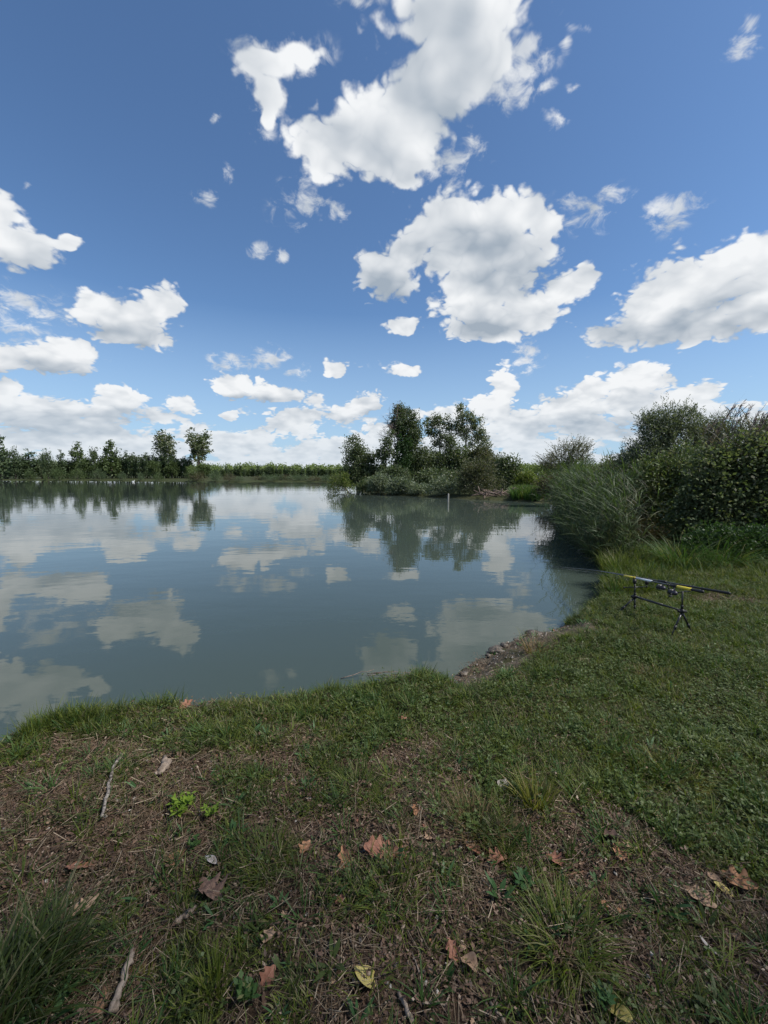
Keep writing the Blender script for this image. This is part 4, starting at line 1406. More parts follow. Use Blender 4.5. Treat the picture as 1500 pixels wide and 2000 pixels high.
# tall cane reeds against the sky
rng = rs(97)
CANES = [(1388, 850), (1402, 832), (1413, 815), (1421, 803), (1430, 812), (1437, 800), (1447, 822), (1452, 808), (1462, 834), (1468, 845), (1476, 838), (1484, 852), (1492, 834), (1499, 848), (1398, 870), (1440, 860), (1508, 840), (1412, 880), (1376, 872), (1455, 850), (1370, 845), (1384, 835), (1395, 848), (1426, 838), (1466, 820), (1480, 822), (1490, 815), (1503, 825)]
for i, (px, py) in enumerate(CANES):
    D = rng.uniform(8.3, 9.2)
    lean = rng.uniform(0.02, 0.16)
    x, zt = xz(px, py, D)
    H = zt - 0.0
    rg = rs(300 + i)
    stem, lf, pl = MB(), MB(), MB()
    t = np.linspace(0, 1, 8)
    off = lean * H * t ** 2
    P = np.stack([off, -0.03 * H * t ** 2, H * t], 1)
    stem.tube(P, np.linspace(0.010, 0.004, 8), 5, cap=False)
    nl = 15
    tt = np.linspace(0.35, 0.97, nl)
    B = np.stack([np.interp(tt, t, P[:, k]) for k in range(3)], 1)
    a = np.where(np.arange(nl) % 2 == 0, 0.15, np.pi - 0.15) + rg.normal(size=nl) * 0.5
    blades_np(lf, B, a, rg.uniform(0.35, 0.65, nl), rg.uniform(0.35, 0.8, nl), rg.uniform(0.0, 0.9, nl), 0.022, (0.5, 1, 0.7, 0), 4, rng=rg)
    n = 26
    s = rg.random(n)
    Bp = P[-1] + np.array([0.10, 0, 0.20]) * s[:, None] - np.array([0.03, 0, 0.08])
    leaves_np(pl, Bp, rg.normal(size=(n, 3)) * 0.3 + np.array([0.5, 0, 0.8]), 0.10, 0.012, rg)
    r = thing('tall_reed', 'tall dark reed cane with pointed leaves and a plume, standing above the bramble thicket', 'reed', (x - off[-1], D, float(ground_z(x, D))), 0, 'tall reed canes above the bramble thicket')
    stem.build('stem', M['reed_dark'], r)
    lf.build('leaves', M['reed_dark'], r)
    pl.build('plume', M['dead_wood'], r)

# arching sedge tussocks before the thicket


def tussock(name, label, cat, loc, rz, mat, seed, n, R_, h, w, lean, bend, seg=5, group=None, extra=None, az=None, azs=0.8, prof=(0.8, 1.0, 0.7, 0.0)):
    rng = rs(seed)
    mb = MB()
    tuft(mb, rng, n=n, R_=R_, h=h, w=w, lean=lean, bend=bend, seg=seg, az=az, azs=azs, prof=prof)
    z = float(ground_z(loc[0], loc[1])) - 0.01
    if extra is None:
        o = mb.build(name, M[mat], None, False, (loc[0], loc[1], z))
        o.rotation_euler = (0, 0, rz)
        return tag(o, label, cat, group)
    r = thing(name, label, cat, (loc[0], loc[1], z), rz, group)
    mb.build('blades', M[mat], r)
    m2 = MB()
    tuft(m2, rng, n=extra[1], R_=R_ * extra[2], h=(h[0] * 0.5, h[1] * extra[3]), w=w * 0.9, lean=(0.2, 1.2), bend=(0.2, 1.2), seg=3)
    m2.build('dead_blades', M[extra[0]], r)
    return r


g = gp(1345, 1112)
tussock('sedge_tussock', 'large bright sedge tussock arching over, left one at the foot of the bramble thicket', 'grass tussock', (g.x + .1, g.y + .35), 0, 'sedge', 110, 420, 0.28, (0.5, 0.95), 0.008, (0.0, 0.5), (0.9, 2.2))
g = gp(1440, 1112)
tussock('sedge_tussock', 'large bright sedge tussock arching over, right one at the foot of the bramble thicket', 'grass tussock', (g.x, g.y + .35), 0, 'sedge', 111, 420, 0.32, (0.5, 0.95), 0.008, (0.0, 0.5), (0.9, 2.2))
g = gp(1265, 1110)
tussock('sedge_tussock', 'duller sedge tussock between the reed bed and the two bright ones', 'grass tussock', (g.x, g.y + .5), 0, 'grass', 112, 360, 0.30, (0.35, 0.7), 0.007, (0.0, 0.5), (0.6, 1.8))
g = gp(1205, 1120)
tussock('grass_tussock', 'upright fresh green grass tussock at the corner of the bank behind the rod tips', 'grass tussock', (g.x + 0.05, g.y + 0.1), 0, 'grass', 113, 260, 0.22, (0.2, 0.45), 0.007, (0.0, 0.4), (0.2, 1.0))

# the oak whose shade and leaves lie on the foreground: it stands right of the photographer, outside the picture
rng = rs(140)
root = thing('oak_tree', 'large oak standing beside the photographer, shading the near bank', 'tree', (6.4, -2.7, float(ground_z(6.4, -2.7))))
lb = [((-1.2, 1.2, 6.8), (2.7, 2.6, 1.4)), ((0.4, -0.6, 7.6), (3.0, 3.0, 1.7)), ((-2.2, -1.4, 6.9), (2.3, 2.4, 1.3)), ((-2.6, 0.2, 6.4), (1.7, 1.9, 1.0)), ((1.6, 1.2, 6.8), (2.3, 2.0, 1.6))]
mb = MB()
cc = crown(mb, rng, lb, 250, 26, 0.30, 0.17, 0.10, 0.15)
mb.build('crown', M['mid_leaf'], root)
limb_tree(rng, (0, 0, -0.2), (0, 0, 7.6), 0.28, cc, 40, M['bark'], root)


# ================================================================== turf, weeds and litter underfoot (uncountable)
def ground_pts(rng, n, y0, y1, keep):
    """random land points in view between the forward distances y0 and y1; keep(x, y) is a probability"""
    out = []
    got = 0
    while got < n:
        y = np.sqrt(rng.random(n) * (y1 ** 2 - y0 ** 2) + y0 ** 2)
        x = (rng.random(n) * 2 - 1) * (y * 1.0 + 1.0)
        sd = shore_sd(x, y)
        ok = (sd > 0.03) & (rng.random(n) < keep(x, y, sd))
        out.append(np.stack([x[ok], y[ok]], 1))
        got += int(ok.sum())
    P = np.concatenate(out)[:n]
    return P


def lay(P, up=0.0):
    return np.stack([P[:, 0], P[:, 1], ground_z(P[:, 0], P[:, 1]) + up], 1)


def spin(rng, n, tilt=0.12):
    return np.stack([rng.normal(size=n) * tilt, rng.normal(size=n) * tilt, rng.random(n) * 6.283], 1)


def thicket_free(x, y):
    return 1.0 - sstep(0.0, 0.8, y - 7.3 + 0.05 * x)


rng = rs(200)
short = []
for k in range(10):
    mb = MB()
    tuft(mb, rng, n=16, R_=0.035, h=(0.02, 0.06), w=0.0034, lean=(0.1, 0.9), bend=(0.2, 1.2), seg=2, prof=(0.8, 1, 0))
    short.append(proto(mb, M['grass' if k % 2 else 'grass_dark'], 'turf'))
cove = lambda x, y, sd: 1 - sstep(0.74, 0.52, sd) * sstep(0.35, 0.5, x) * sstep(2.3, 2.1, x) * (y > 3)
n = 33000
P = ground_pts(rng, n, 0.85, 8.6, lambda x, y, sd: cove(x, y, sd) * (0.10 + 0.90 * sstep(0.30, 0.75, green_amount(x, y))) * np.clip(2.6 / y, 0.25, 1) * thicket_free(x, y))
scatter('turf', 'short mown turf on the lake bank', short, lay(P, -0.004), spin(rng, n, 0.2), rng.uniform(0.6, 1.25, n) * np.clip(0.8 + 0.1 * P[:, 1], 0.9, 1.5))

mid = []
for k in range(8):
    mb = MB()
    tuft(mb, rng, n=22, R_=0.03, h=(0.05, 0.14), w=0.0042, lean=(0.0, 0.7), bend=(0.3, 1.5), seg=3)
    mid.append(proto(mb, M[['grass', 'grass', 'grass_dark', 'sedge'][k % 4]], 'grass_tuft'))
n = 5600
P = ground_pts(rng, n, 0.85, 8.0, lambda x, y, sd: cove(x, y, sd) * (0.10 + 0.6 * sstep(0.35, 0.9, green_amount(x, y)) * (fbm(x * 3.9, y * 3.9, 61) > 0.50)) * np.clip(2.6 / y, 0.3, 1) * thicket_free(x, y))
scatter('loose_grass', 'longer loose grass scattered through the turf', mid, lay(P, -0.005), spin(rng, n, 0.2), rng.uniform(0.5, 1.1, n))

tall = []
for k in range(8):
    mb = MB()
    tuft(mb, rng, n=20, R_=0.035, h=(0.09, 0.24), w=0.0052, lean=(0.0, 0.5), bend=(0.1, 1.0), seg=4)
    tall.append(proto(mb, M[['grass', 'sedge', 'grass', 'grass_dark'][k % 4]], 'tall_tuft'))
n = 800


def fringe(x, y, sd):
    wide = 0.20 + 0.30 * sstep(-1.1, -1.9, x)
    gap = 1 - 0.9 * sstep(0.5, 0.25, np.abs(x + 0.98)) * sstep(2.4, 2.6, y)
    cove = 1 - 0.97 * sstep(0.35, 0.5, x) * sstep(2.3, 2.1, x)
    return sstep(wide, wide * 0.4, sd) * gap * cove * sstep(5.6, 5.2, y) * (0.25 + 0.75 * (fbm(x * 3.3, y * 3.3, 77) > 0.47))


P = ground_pts(rng, n, 1.5, 5.6, fringe)
scatter('bank_fringe', 'tall bright green grass along the edge of the bank', tall, lay(P, -0.01), spin(rng, n, 0.22), rng.uniform(0.30, 0.78, n))
n = 520
P = ground_pts(rng, n, 5.0, 8.2, lambda x, y, sd: sstep(6.1, 6.6, y + 0.2 * (x - 3)) * (x > 2.6) * (0.3 + 0.7 * (fbm(x * 2, y * 2, 78) > 0.5)))
scatter('thicket_fringe', 'taller grass in front of the thicket', tall, lay(P, -0.01), spin(rng, n, 0.2), rng.uniform(0.7, 1.5, n))
n = 260
P = ground_pts(rng, n, 5.2, 7.6, lambda x, y, sd: (np.hypot(x - 3.35, (y - 6.0) * 0.6) < 0.65) * 1.0)
scatter('corner_grass', 'fresh long grass at the corner of the bank beside the dark water', tall, lay(P, -0.01), spin(rng, n, 0.15), rng.uniform(0.8, 1.4, n))

# clover and other small round leaves
clo = []
for k in range(8):
    mb = MB()
    c = rng.normal(size=(11, 2)) * 0.04
    for q in c:
        h = rng.uniform(0.012, 0.045)
        a0 = rng.random() * 6.28
        for t in range(3):
            a = a0 + t * 2.094
            A = np.array([[math.cos(a), math.sin(a), rng.uniform(-0.1, 0.35)]])
            leaves_np(mb, np.array([[q[0], q[1], h]]), A, rng.uniform(0.006, 0.014), rng.uniform(0.005, 0.011), rng, 0.6)
    clo.append(proto(mb, M['clover'], 'clover'))
n = 4200
P = ground_pts(rng, n, 0.85, 6.5, lambda x, y, sd: cove(x, y, sd) * (0.25 + 0.75 * sstep(0.48, 0.6, fbm(x * 3.4 + 3, y * 3.4, 91))) * (0.3 + 0.7 * (x > -0.2)) * (0.05 + 0.95 * sstep(0.4, 0.85, green_amount(x, y))) * np.clip(2.4 / y, 0.3, 1) * thicket_free(x, y))
scatter('clover', 'clover and small round leaves in the turf', clo, lay(P), spin(rng, n, 0.15), rng.uniform(0.7, 1.5, n))

# small broad-leaved weeds
wd = []
for k in range(6):
    mb = MB()
    tuft(mb, rng, n=rng.integers(6, 10), R_=0.012, h=(0.04, 0.085), w=0.014, lean=(0.5, 1.2), bend=(0.1, 0.6), seg=4, prof=(0.2, 0.6, 1.0, 0.7, 0.0))
    wd.append(proto(mb, M['weed' if k % 3 else 'grass_dark'], 'weed'))
n = 620
P = ground_pts(rng, n, 0.85, 4.5, lambda x, y, sd: (0.25 + 0.75 * green_amount(x, y)) * np.clip(2.0 / y, 0.2, 1) * thicket_free(x, y))
scatter('small_weeds', 'small broad-leaved weeds between the grass', wd, lay(P), spin(rng, n, 0.15), rng.uniform(0.45, 1.15, n))

# straw: dead blades lying flat
st = []
for k in range(10):
    mb = MB()
    for q in range(7):
        L = rng.uniform(0.02, 0.11)
        a = rng.normal() * 0.9
        c = rng.normal(size=2) * 0.035
        t = np.linspace(-0.5, 0.5, 5)
        Q = np.stack([c[0] + np.cos(a) * L * t + 0.12 * L * t ** 2, c[1] + np.sin(a) * L * t, 0.004 + rng.uniform(0, 0.016) + rng.normal() * 0.03 * t], 1)
        mb.tube(Q, rng.uniform(0.0007, 0.0016) * np.array([1, 1, 0.9, 0.7, 0.3]), 3, cap=False)
    st.append(proto(mb, M['straw'], 'straw'))
n = 5200
P = ground_pts(rng, n, 0.85, 5.5, lambda x, y, sd: (0.22 + 0.78 * sstep(0.7, 0.25, green_amount(x, y))) * (0.35 + 0.65 * (fbm(x * 2.5, y * 2.5, 95) > 0.5)) * np.clip(2.2 / y, 0.25, 1))
scatter('straw', 'dry straw and dead grass lying on the bare earth', st, lay(P), spin(rng, n, 0.08), rng.uniform(0.5, 1.3, n))
# crumbs of bark, leaf and earth
cr = []
mcr = leaf_mat('crumbs', (0.05, 0.032, 0.022), (0.14, 0.085, 0.055), (0.25, 0.19, 0.14), trans=0.0, patch=8)
for k in range(8):
    mb = MB()
    m_ = 16
    Q = np.stack([rng.normal(size=m_) * 0.04, rng.normal(size=m_) * 0.04, rng.uniform(0.0, 0.008, m_)], 1)
    A = rng.normal(size=(m_, 3)) * np.array([1, 1, 0.35])
    leaves_np(mb, Q, A, rng.uniform(0.005, 0.020, m_), rng.uniform(0.004, 0.011, m_), rng, 0.7)
    cr.append(proto(mb, mcr, 'crumbs'))
n = 4800
P = ground_pts(rng, n, 0.85, 5.0, lambda x, y, sd: (0.15 + 0.85 * sstep(0.75, 0.3, green_amount(x, y))) * np.clip(2.0 / y, 0.25, 1))
scatter('leaf_crumbs', 'crumbled dead leaves on the earth', cr, lay(P, 0.002), spin(rng, n, 0.1), rng.uniform(0.6, 1.5, n))
peb = []
mpe, N_, b_ = principled('pebble', (0.28, 0.25, 0.22), 0.8)
oi_ = N_.new('ShaderNodeObjectInfo')
N_.put(b_.inputs['Base Color'], N_.mix(oi_.outputs['Random'], rgb(0.10, 0.085, 0.07), rgb(0.42, 0.39, 0.35)))


def rock_mb(rng, r, squash=0.6, sub=2):
    bm = bmesh.new()
    bmesh.ops.create_icosphere(bm, subdivisions=sub, radius=r)
    ph = rng.random(3) * 6
    for v in bm.verts:
        d = v.co.normalized()
        f = 1 + 0.22 * math.sin(d.x * 3.1 + ph[0]) + 0.18 * math.sin(d.y * 4.3 + ph[1] + d.z * 2) + rng.normal() * 0.05
        v.co = Vector((d.x * r * f * 1.2, d.y * r * f, d.z * r * f * squash))
    bm.verts.index_update()
    V = [tuple(v.co) for v in bm.verts]
    T = [[v.index for v in f.verts] for f in bm.faces]
    bm.free()
    return MB().add(V, None, T)


for k in range(4):
    peb.append(proto(rock_mb(rng, 0.006, 0.6, 1), mpe, 'pebble'))
n = 700
P = ground_pts(rng, n, 0.85, 5.0, lambda x, y, sd: np.maximum(0.25 * sstep(0.6, 0.3, green_amount(x, y)), ((sd < 0.5) & (x > 0.5) & (x < 2.3)) * 1.0) * np.clip(2.0 / y, 0.3, 1))
scatter('pebbles', 'small pebbles and crumbs of earth', peb, lay(P, 0.002), spin(rng, n, 0.3), rng.uniform(0.3, 1.5, n))


# ================================================================== grass tussocks that stand out
def at_px(px, py):
    g = gp(px, py, 0)
    for _ in range(4):
        g = gp(px, py, float(ground_z(g.x, g.y)))
    return (g.x, g.y)


TG = 'grass tussocks standing out from the short turf'
tussock('grass_tussock', 'big dark green tussock of long blades in the lower left corner of the view', 'grass tussock', at_px(30, 1960), 0, 'grass_dark', 120, 420, 0.13, (0.16, 0.34), 0.0055, (0.0, 0.8), (0.2, 1.3), az=0.7, azs=1.0)
tussock('broadleaf_weed', 'broad-bladed green weed in front of the big dark tussock in the corner', 'weed', at_px(105, 1985), 0, 'weed', 121, 16, 0.03, (0.08, 0.14), 0.018, (0.5, 1.3), (0.2, 0.8), prof=(0.4, 0.9, 1.0, 0.7, 0.0), az=0.3, azs=1.3)
tussock('grass_tussock', 'yellow-tipped spiky tussock with stiff straight blades, beside a grey leaf', 'grass tussock', at_px(1048, 1575), 0, 'grass_yellow', 122, 130, 0.055, (0.11, 0.20), 0.0050, (0.0, 1.0), (0.0, 0.5), group=TG)
tussock('grass_tussock', 'rounded brown-topped tussock of fine blades, left of the yellow-tipped one', 'grass tussock', at_px(930, 1620), 0, 'grass_brown', 123, 520, 0.10, (0.08, 0.165), 0.0032, (0.0, 0.9), (0.3, 1.5), group=TG)
tussock('grass_tussock', 'blackish green small tussock touching the brown-topped one', 'grass tussock', at_px(985, 1640), 0, 'grass_dark', 124, 240, 0.06, (0.07, 0.12), 0.0030, (0.0, 0.7), (0.2, 1.2), group=TG)
tussock('grass_tussock', 'dense olive tussock on the left half, above a large curled oak leaf', 'grass tussock', at_px(520, 1680), 0, 'grass', 125, 420, 0.10, (0.06, 0.13), 0.003, (0.0, 0.9), (0.3, 1.5), group=TG)
tussock('grass_tussock', 'wide green tussock with a pale dead heart, in the middle of the foreground', 'grass tussock', at_px(762, 1752), 0, 'grass', 126, 230, 0.075, (0.07, 0.15), 0.004, (0.3, 1.25), (0.2, 1.0), group=TG, extra=('straw', 60, 0.5, 0.6))
tussock('grass_tussock', 'largest pale green tussock with drooping blades at the lower right', 'grass tussock', at_px(1100, 1850), 0, 'grass', 127, 520, 0.10, (0.09, 0.19), 0.0036, (0.1, 1.2), (0.4, 1.6), group=TG, extra=('straw', 120, 0.7, 0.7))
tussock('grass_tussock', 'soft spreading tussock left of the middle, level with the lime-leaved sprig', 'grass tussock', at_px(700, 1540), 0, 'grass', 128, 320, 0.09, (0.07, 0.15), 0.0032, (0.1, 1.1), (0.3, 1.5), group=TG)
tussock('grass_tussock', 'flattened yellow-green tussock on the lawn right of the foreground', 'grass tussock', at_px(1320, 1520), 0, 'grass_yellow', 129, 260, 0.12, (0.07, 0.15), 0.003, (0.5, 1.4), (0.2, 1.0), group=TG)
tussock('grass_tussock', 'dry tan tussock on the lawn below the rod stand', 'grass tussock', at_px(1282, 1325), 0, 'grass_brown', 130, 300, 0.14, (0.05, 0.12), 0.003, (0.3, 1.3), (0.2, 1.0), group=TG)
tussock('grass_tussock', 'second dry tan tussock, lower and right of the first on the lawn', 'grass tussock', at_px(1375, 1385), 0, 'grass_brown', 131, 220, 0.13, (0.05, 0.11), 0.003, (0.4, 1.3), (0.2, 1.0), group=TG)
tussock('grass_tussock', 'reddish-brown dry tuft at the top of the bare cove bank', 'grass tussock', at_px(1045, 1275), 0, 'grass_brown', 132, 200, 0.08, (0.08, 0.20), 0.004, (0.1, 0.9), (0.2, 1.0), group=TG)
tussock('grass_tussock', 'upright green tuft at the bottom, left of the dock plant', 'grass tussock', at_px(415, 1930), 0, 'grass', 133, 90, 0.035, (0.07, 0.13), 0.004, (0.0, 0.5), (0.1, 0.9), group=TG)
tussock('moss_tuft', 'feathery yellow-green tuft beside the weathered stick at the bottom', 'grass tussock', at_px(270, 1930), 0, 'grass_yellow', 134, 170, 0.035, (0.03, 0.065), 0.003, (0.0, 0.9), (0.1, 0.8))
tussock('grass_tussock', 'dark green tuft hanging over the dark gap in the cove bank', 'grass tussock', at_px(1070, 1310), 0, 'grass_dark', 135, 200, 0.12, (0.08, 0.2), 0.004, (0.1, 1.1), (0.3, 1.4), group=TG)
tussock('grass_tussock', 'bluish green tuft on the upper left bank below the water', 'grass tussock', at_px(150, 1590), 0, 'grass_dark', 136, 130, 0.06, (0.06, 0.12), 0.0038, (0.1, 1.1), (0.3, 1.4), group=TG)
tussock('dandelion', 'rosette weed with upright broad leaves at the right, below the curled oak leaves', 'weed', at_px(1300, 1775), 0, 'weed', 137, 13, 0.02, (0.06, 0.11), 0.014, (0.2, 1.0), (0.1, 0.6), prof=(0.3, 0.8, 1.0, 0.8, 0.0))
tussock('dandelion', 'pair-leaved green weed between the two lower right tussock and rosette', 'weed', at_px(1195, 1795), 0, 'weed', 138, 7, 0.012, (0.05, 0.10), 0.013, (0.1, 0.7), (0.1, 0.6), prof=(0.3, 0.8, 1.0, 0.8, 0.0))
tussock('nettle_sprout', 'bright pointed-leaved sprout at the bottom, right of the yellow leaf', 'weed', at_px(865, 1920), 0, 'sedge', 139, 12, 0.010, (0.035, 0.075), 0.013, (0.1, 0.9), (0.1, 0.6), prof=(0.3, 0.9, 1.0, 0.6, 0.0))
tussock('plantain', 'low star of long green leaves beside the dark bare hollow at lower left of centre', 'weed', at_px(588, 1875), 0, 'weed', 140, 6, 0.008, (0.06, 0.09), 0.013, (1.0, 1.45), (0.0, 0.3), prof=(0.3, 0.9, 1.0, 0.6, 0.0))
tussock('weed', 'bluish broad-leaved weed in the green patch right of the brown-topped tussock', 'weed', at_px(885, 1600), 0, 'clover', 141, 12, 0.03, (0.03, 0.06), 0.013, (0.4, 1.2), (0.1, 0.6), prof=(0.3, 0.9, 1.0, 0.7, 0.0))


def sprig(name, label, px, py, seed, mat, n_st, h, leafL, leafW, group=None):
    """small leafy sprig: stems and toothed leaves"""
    rng = rs(seed)
    x, y = at_px(px, py)
    r = thing(name, label, 'plant', (x, y, float(ground_z(x, y))), 0, group)
    sm, lf = MB(), MB()
    for k in range(n_st):
        a = k * 2.4 + rng.random()
        e = np.array([math.cos(a), math.sin(a), 0]) * rng.uniform(0.02, 0.055) * (h / 0.08) + np.array([0, 0, h * rng.uniform(0.6, 1.1)])
        Q = curve_pts((0, 0, 0), e, 0.006, 5)
        sm.tube(Q, [0.0016, 0.0014, 0.0012, 0.001, 0.0006], 4)
        m = 9
        t = rng.uniform(0.35, 1.0, m)
        B = np.stack([np.interp(t, np.linspace(0, 1, 5), Q[:, j]) for j in range(3)], 1)
        A = rng.normal(size=(m, 3)) * np.array([1, 1, 0.3]) + e / np.linalg.norm(e) * 0.5
        leaves_np(lf, B, A, leafL * rng.uniform(0.7, 1.2, m), leafW * rng.uniform(0.7, 1.2, m), rng, 0.8)
    sm.build('stem', M['weed'], r)
    lf.build('leaves', M[mat], r)
    return r


sprig('seedling', 'bright lime-green leafy sprig, the brightest plant on the ground', 352, 1592, 150, 'lime_leaf', 9, 0.085, 0.036, 0.018)
sprig('seedling', 'thinner lime-green sprig just right of the brightest one', 412, 1598, 151, 'lime_leaf', 6, 0.06, 0.024, 0.010)
sprig('seedling', 'small green-yellow sprig above the star-shaped oak leaf', 380, 1660, 152, 'sedge', 5, 0.045, 0.022, 0.012)
sprig('dock_plant', 'loose weed with rounded leaves at the bottom, left of centre', 480, 1955, 153, 'sedge', 8, 0.05, 0.024, 0.014)
sprig('seedling', 'small two-leaved green plant beside the right foreground tussock', 1020, 1735, 154, 'weed', 4, 0.04, 0.034, 0.02)
sprig('seedling', 'green leafy plant at the very bottom, right of the centre', 1180, 1965, 155, 'weed', 6, 0.04, 0.022, 0.012)

# ================================================================== fallen leaves, one by one
def leafy_mat(name, a, b, vein):
    m, N, bs = principled(name, a, 0.75, 0.2)
    tc = N.new('ShaderNodeTexCoord').outputs['Object']
    nz = N.noise(tc, 55.0, 4.0, 0.6)
    col = N.mix(N.rng(nz, 0.3, 0.7), rgb(*a), rgb(*b))
    sp = N.new('ShaderNodeSeparateXYZ')
    N.put(sp.inputs[0], tc)
    ab = N.math('ABSOLUTE', sp.outputs[1])
    mid_ = N.rng(ab, 0.0, 0.0012, 1.0, 0.0)
    sv = N.math('ABSOLUTE', N.math('SINE', N.math('MULTIPLY', N.math('SUBTRACT', sp.outputs[0], N.math('MULTIPLY', ab, 0.8)), 420.0)))
    v = N.math('MAXIMUM', mid_, N.math('MULTIPLY', N.rng(sv, 0.12, 0.0, 0.0, 1.0), 0.6))
    N.put(bs.inputs['Base Color'], N.mix(N.math('MULTIPLY', v, 0.7), col, rgb(*vein)))
    return m


LM = {'orange': leafy_mat('orange_oak_leaf', (0.17, 0.080, 0.040), (0.28, 0.15, 0.085), (0.33, 0.21, 0.14)),
      'red': leafy_mat('red_brown_oak_leaf', (0.15, 0.062, 0.038), (0.25, 0.12, 0.08), (0.30, 0.18, 0.13)),
      'tan': leafy_mat('tan_oak_leaf', (0.20, 0.125, 0.080), (0.31, 0.21, 0.14), (0.36, 0.27, 0.20)),
      'dark': leafy_mat('dark_oak_leaf', (0.07, 0.045, 0.035), (0.16, 0.10, 0.075), (0.22, 0.15, 0.11)),
      'yellow': leafy_mat('yellow_leaf', (0.28, 0.23, 0.06), (0.36, 0.30, 0.11), (0.42, 0.36, 0.18)),
      'grey': leafy_mat('bleached_leaf', (0.24, 0.21, 0.19), (0.34, 0.31, 0.29), (0.38, 0.35, 0.33))}


def oak_leaf(label, px, py, size_px, colr, seed, curl=0.5, rot=None, narrow=0.55, lobes=4, group='fallen leaves on the bare ground'):
    rng = rs(seed)
    x, y = at_px(px, py)
    D = math.hypot(y, CAM_Z) * 0.98
    L = size_px / FPX * D
    n = 40
    size_px = size_px * 0.72
    curl = curl * 0.6
    t = np.linspace(0, 1, n)
    env = np.sin(np.pi * np.clip(t, 0, 1) ** 0.85) ** 0.8
    wob = 1 + (0.30 if lobes else 0.04) * np.cos(2 * np.pi * lobes * t + 0.4)
    half = L * narrow * 0.5 * env * wob + 0.0012
    half2 = L * narrow * 0.5 * env * (1 + (0.30 if lobes else 0.04) * np.cos(2 * np.pi * lobes * t + 0.1)) + 0.0012
    rows = []
    ph = rng.random(4) * 6
    for s, hh in ((-1, half), (-0.5, half * 0.5), (0, half * 0), (0.5, half2 * 0.5), (1, half2)):
        yy = np.sign(s) * hh
        xx = (t - 0.5) * L
        zz = curl * (np.abs(yy) / (L * 0.4)) ** 2 * L * 0.5 + 0.08 * L * np.sin(5 * t + ph[0]) * curl + 0.10 * L * curl * np.sin(4 * t + s * 3 + ph[1])
        rows.append(np.stack([xx, yy, zz], 1))
    V = np.stack(rows, 1).reshape(-1, 3)
    V[:, 2] -= V[:, 2].min()
    q = [(i * 5 + j, (i + 1) * 5 + j, (i + 1) * 5 + j + 1, i * 5 + j + 1) for i in range(n - 1) for j in range(4)]
    mb = MB().add(V, q)
    root = thing('fallen_leaf', label, 'leaf', (x, y, float(ground_z(x, y)) + 0.006 + 0.008 * rng.random()), 0, group)
    root.rotation_euler = (rng.normal() * 0.22, rng.normal() * 0.22, rng.random() * 6.28 if rot is None else rot)
    mb.build('blade', LM[colr], root, smooth=True)
    b = MB()
    b.tube(curve_pts((-0.5 * L, 0, V[:, 2].mean() * 0.6), (-0.5 * L - L * 0.25, 0.05 * L, 0.002), 0.002, 4), [0.0011, 0.0009, 0.0008, 0.0007], 4)
    b.build('stalk', M['dead_wood'], root)
    return root


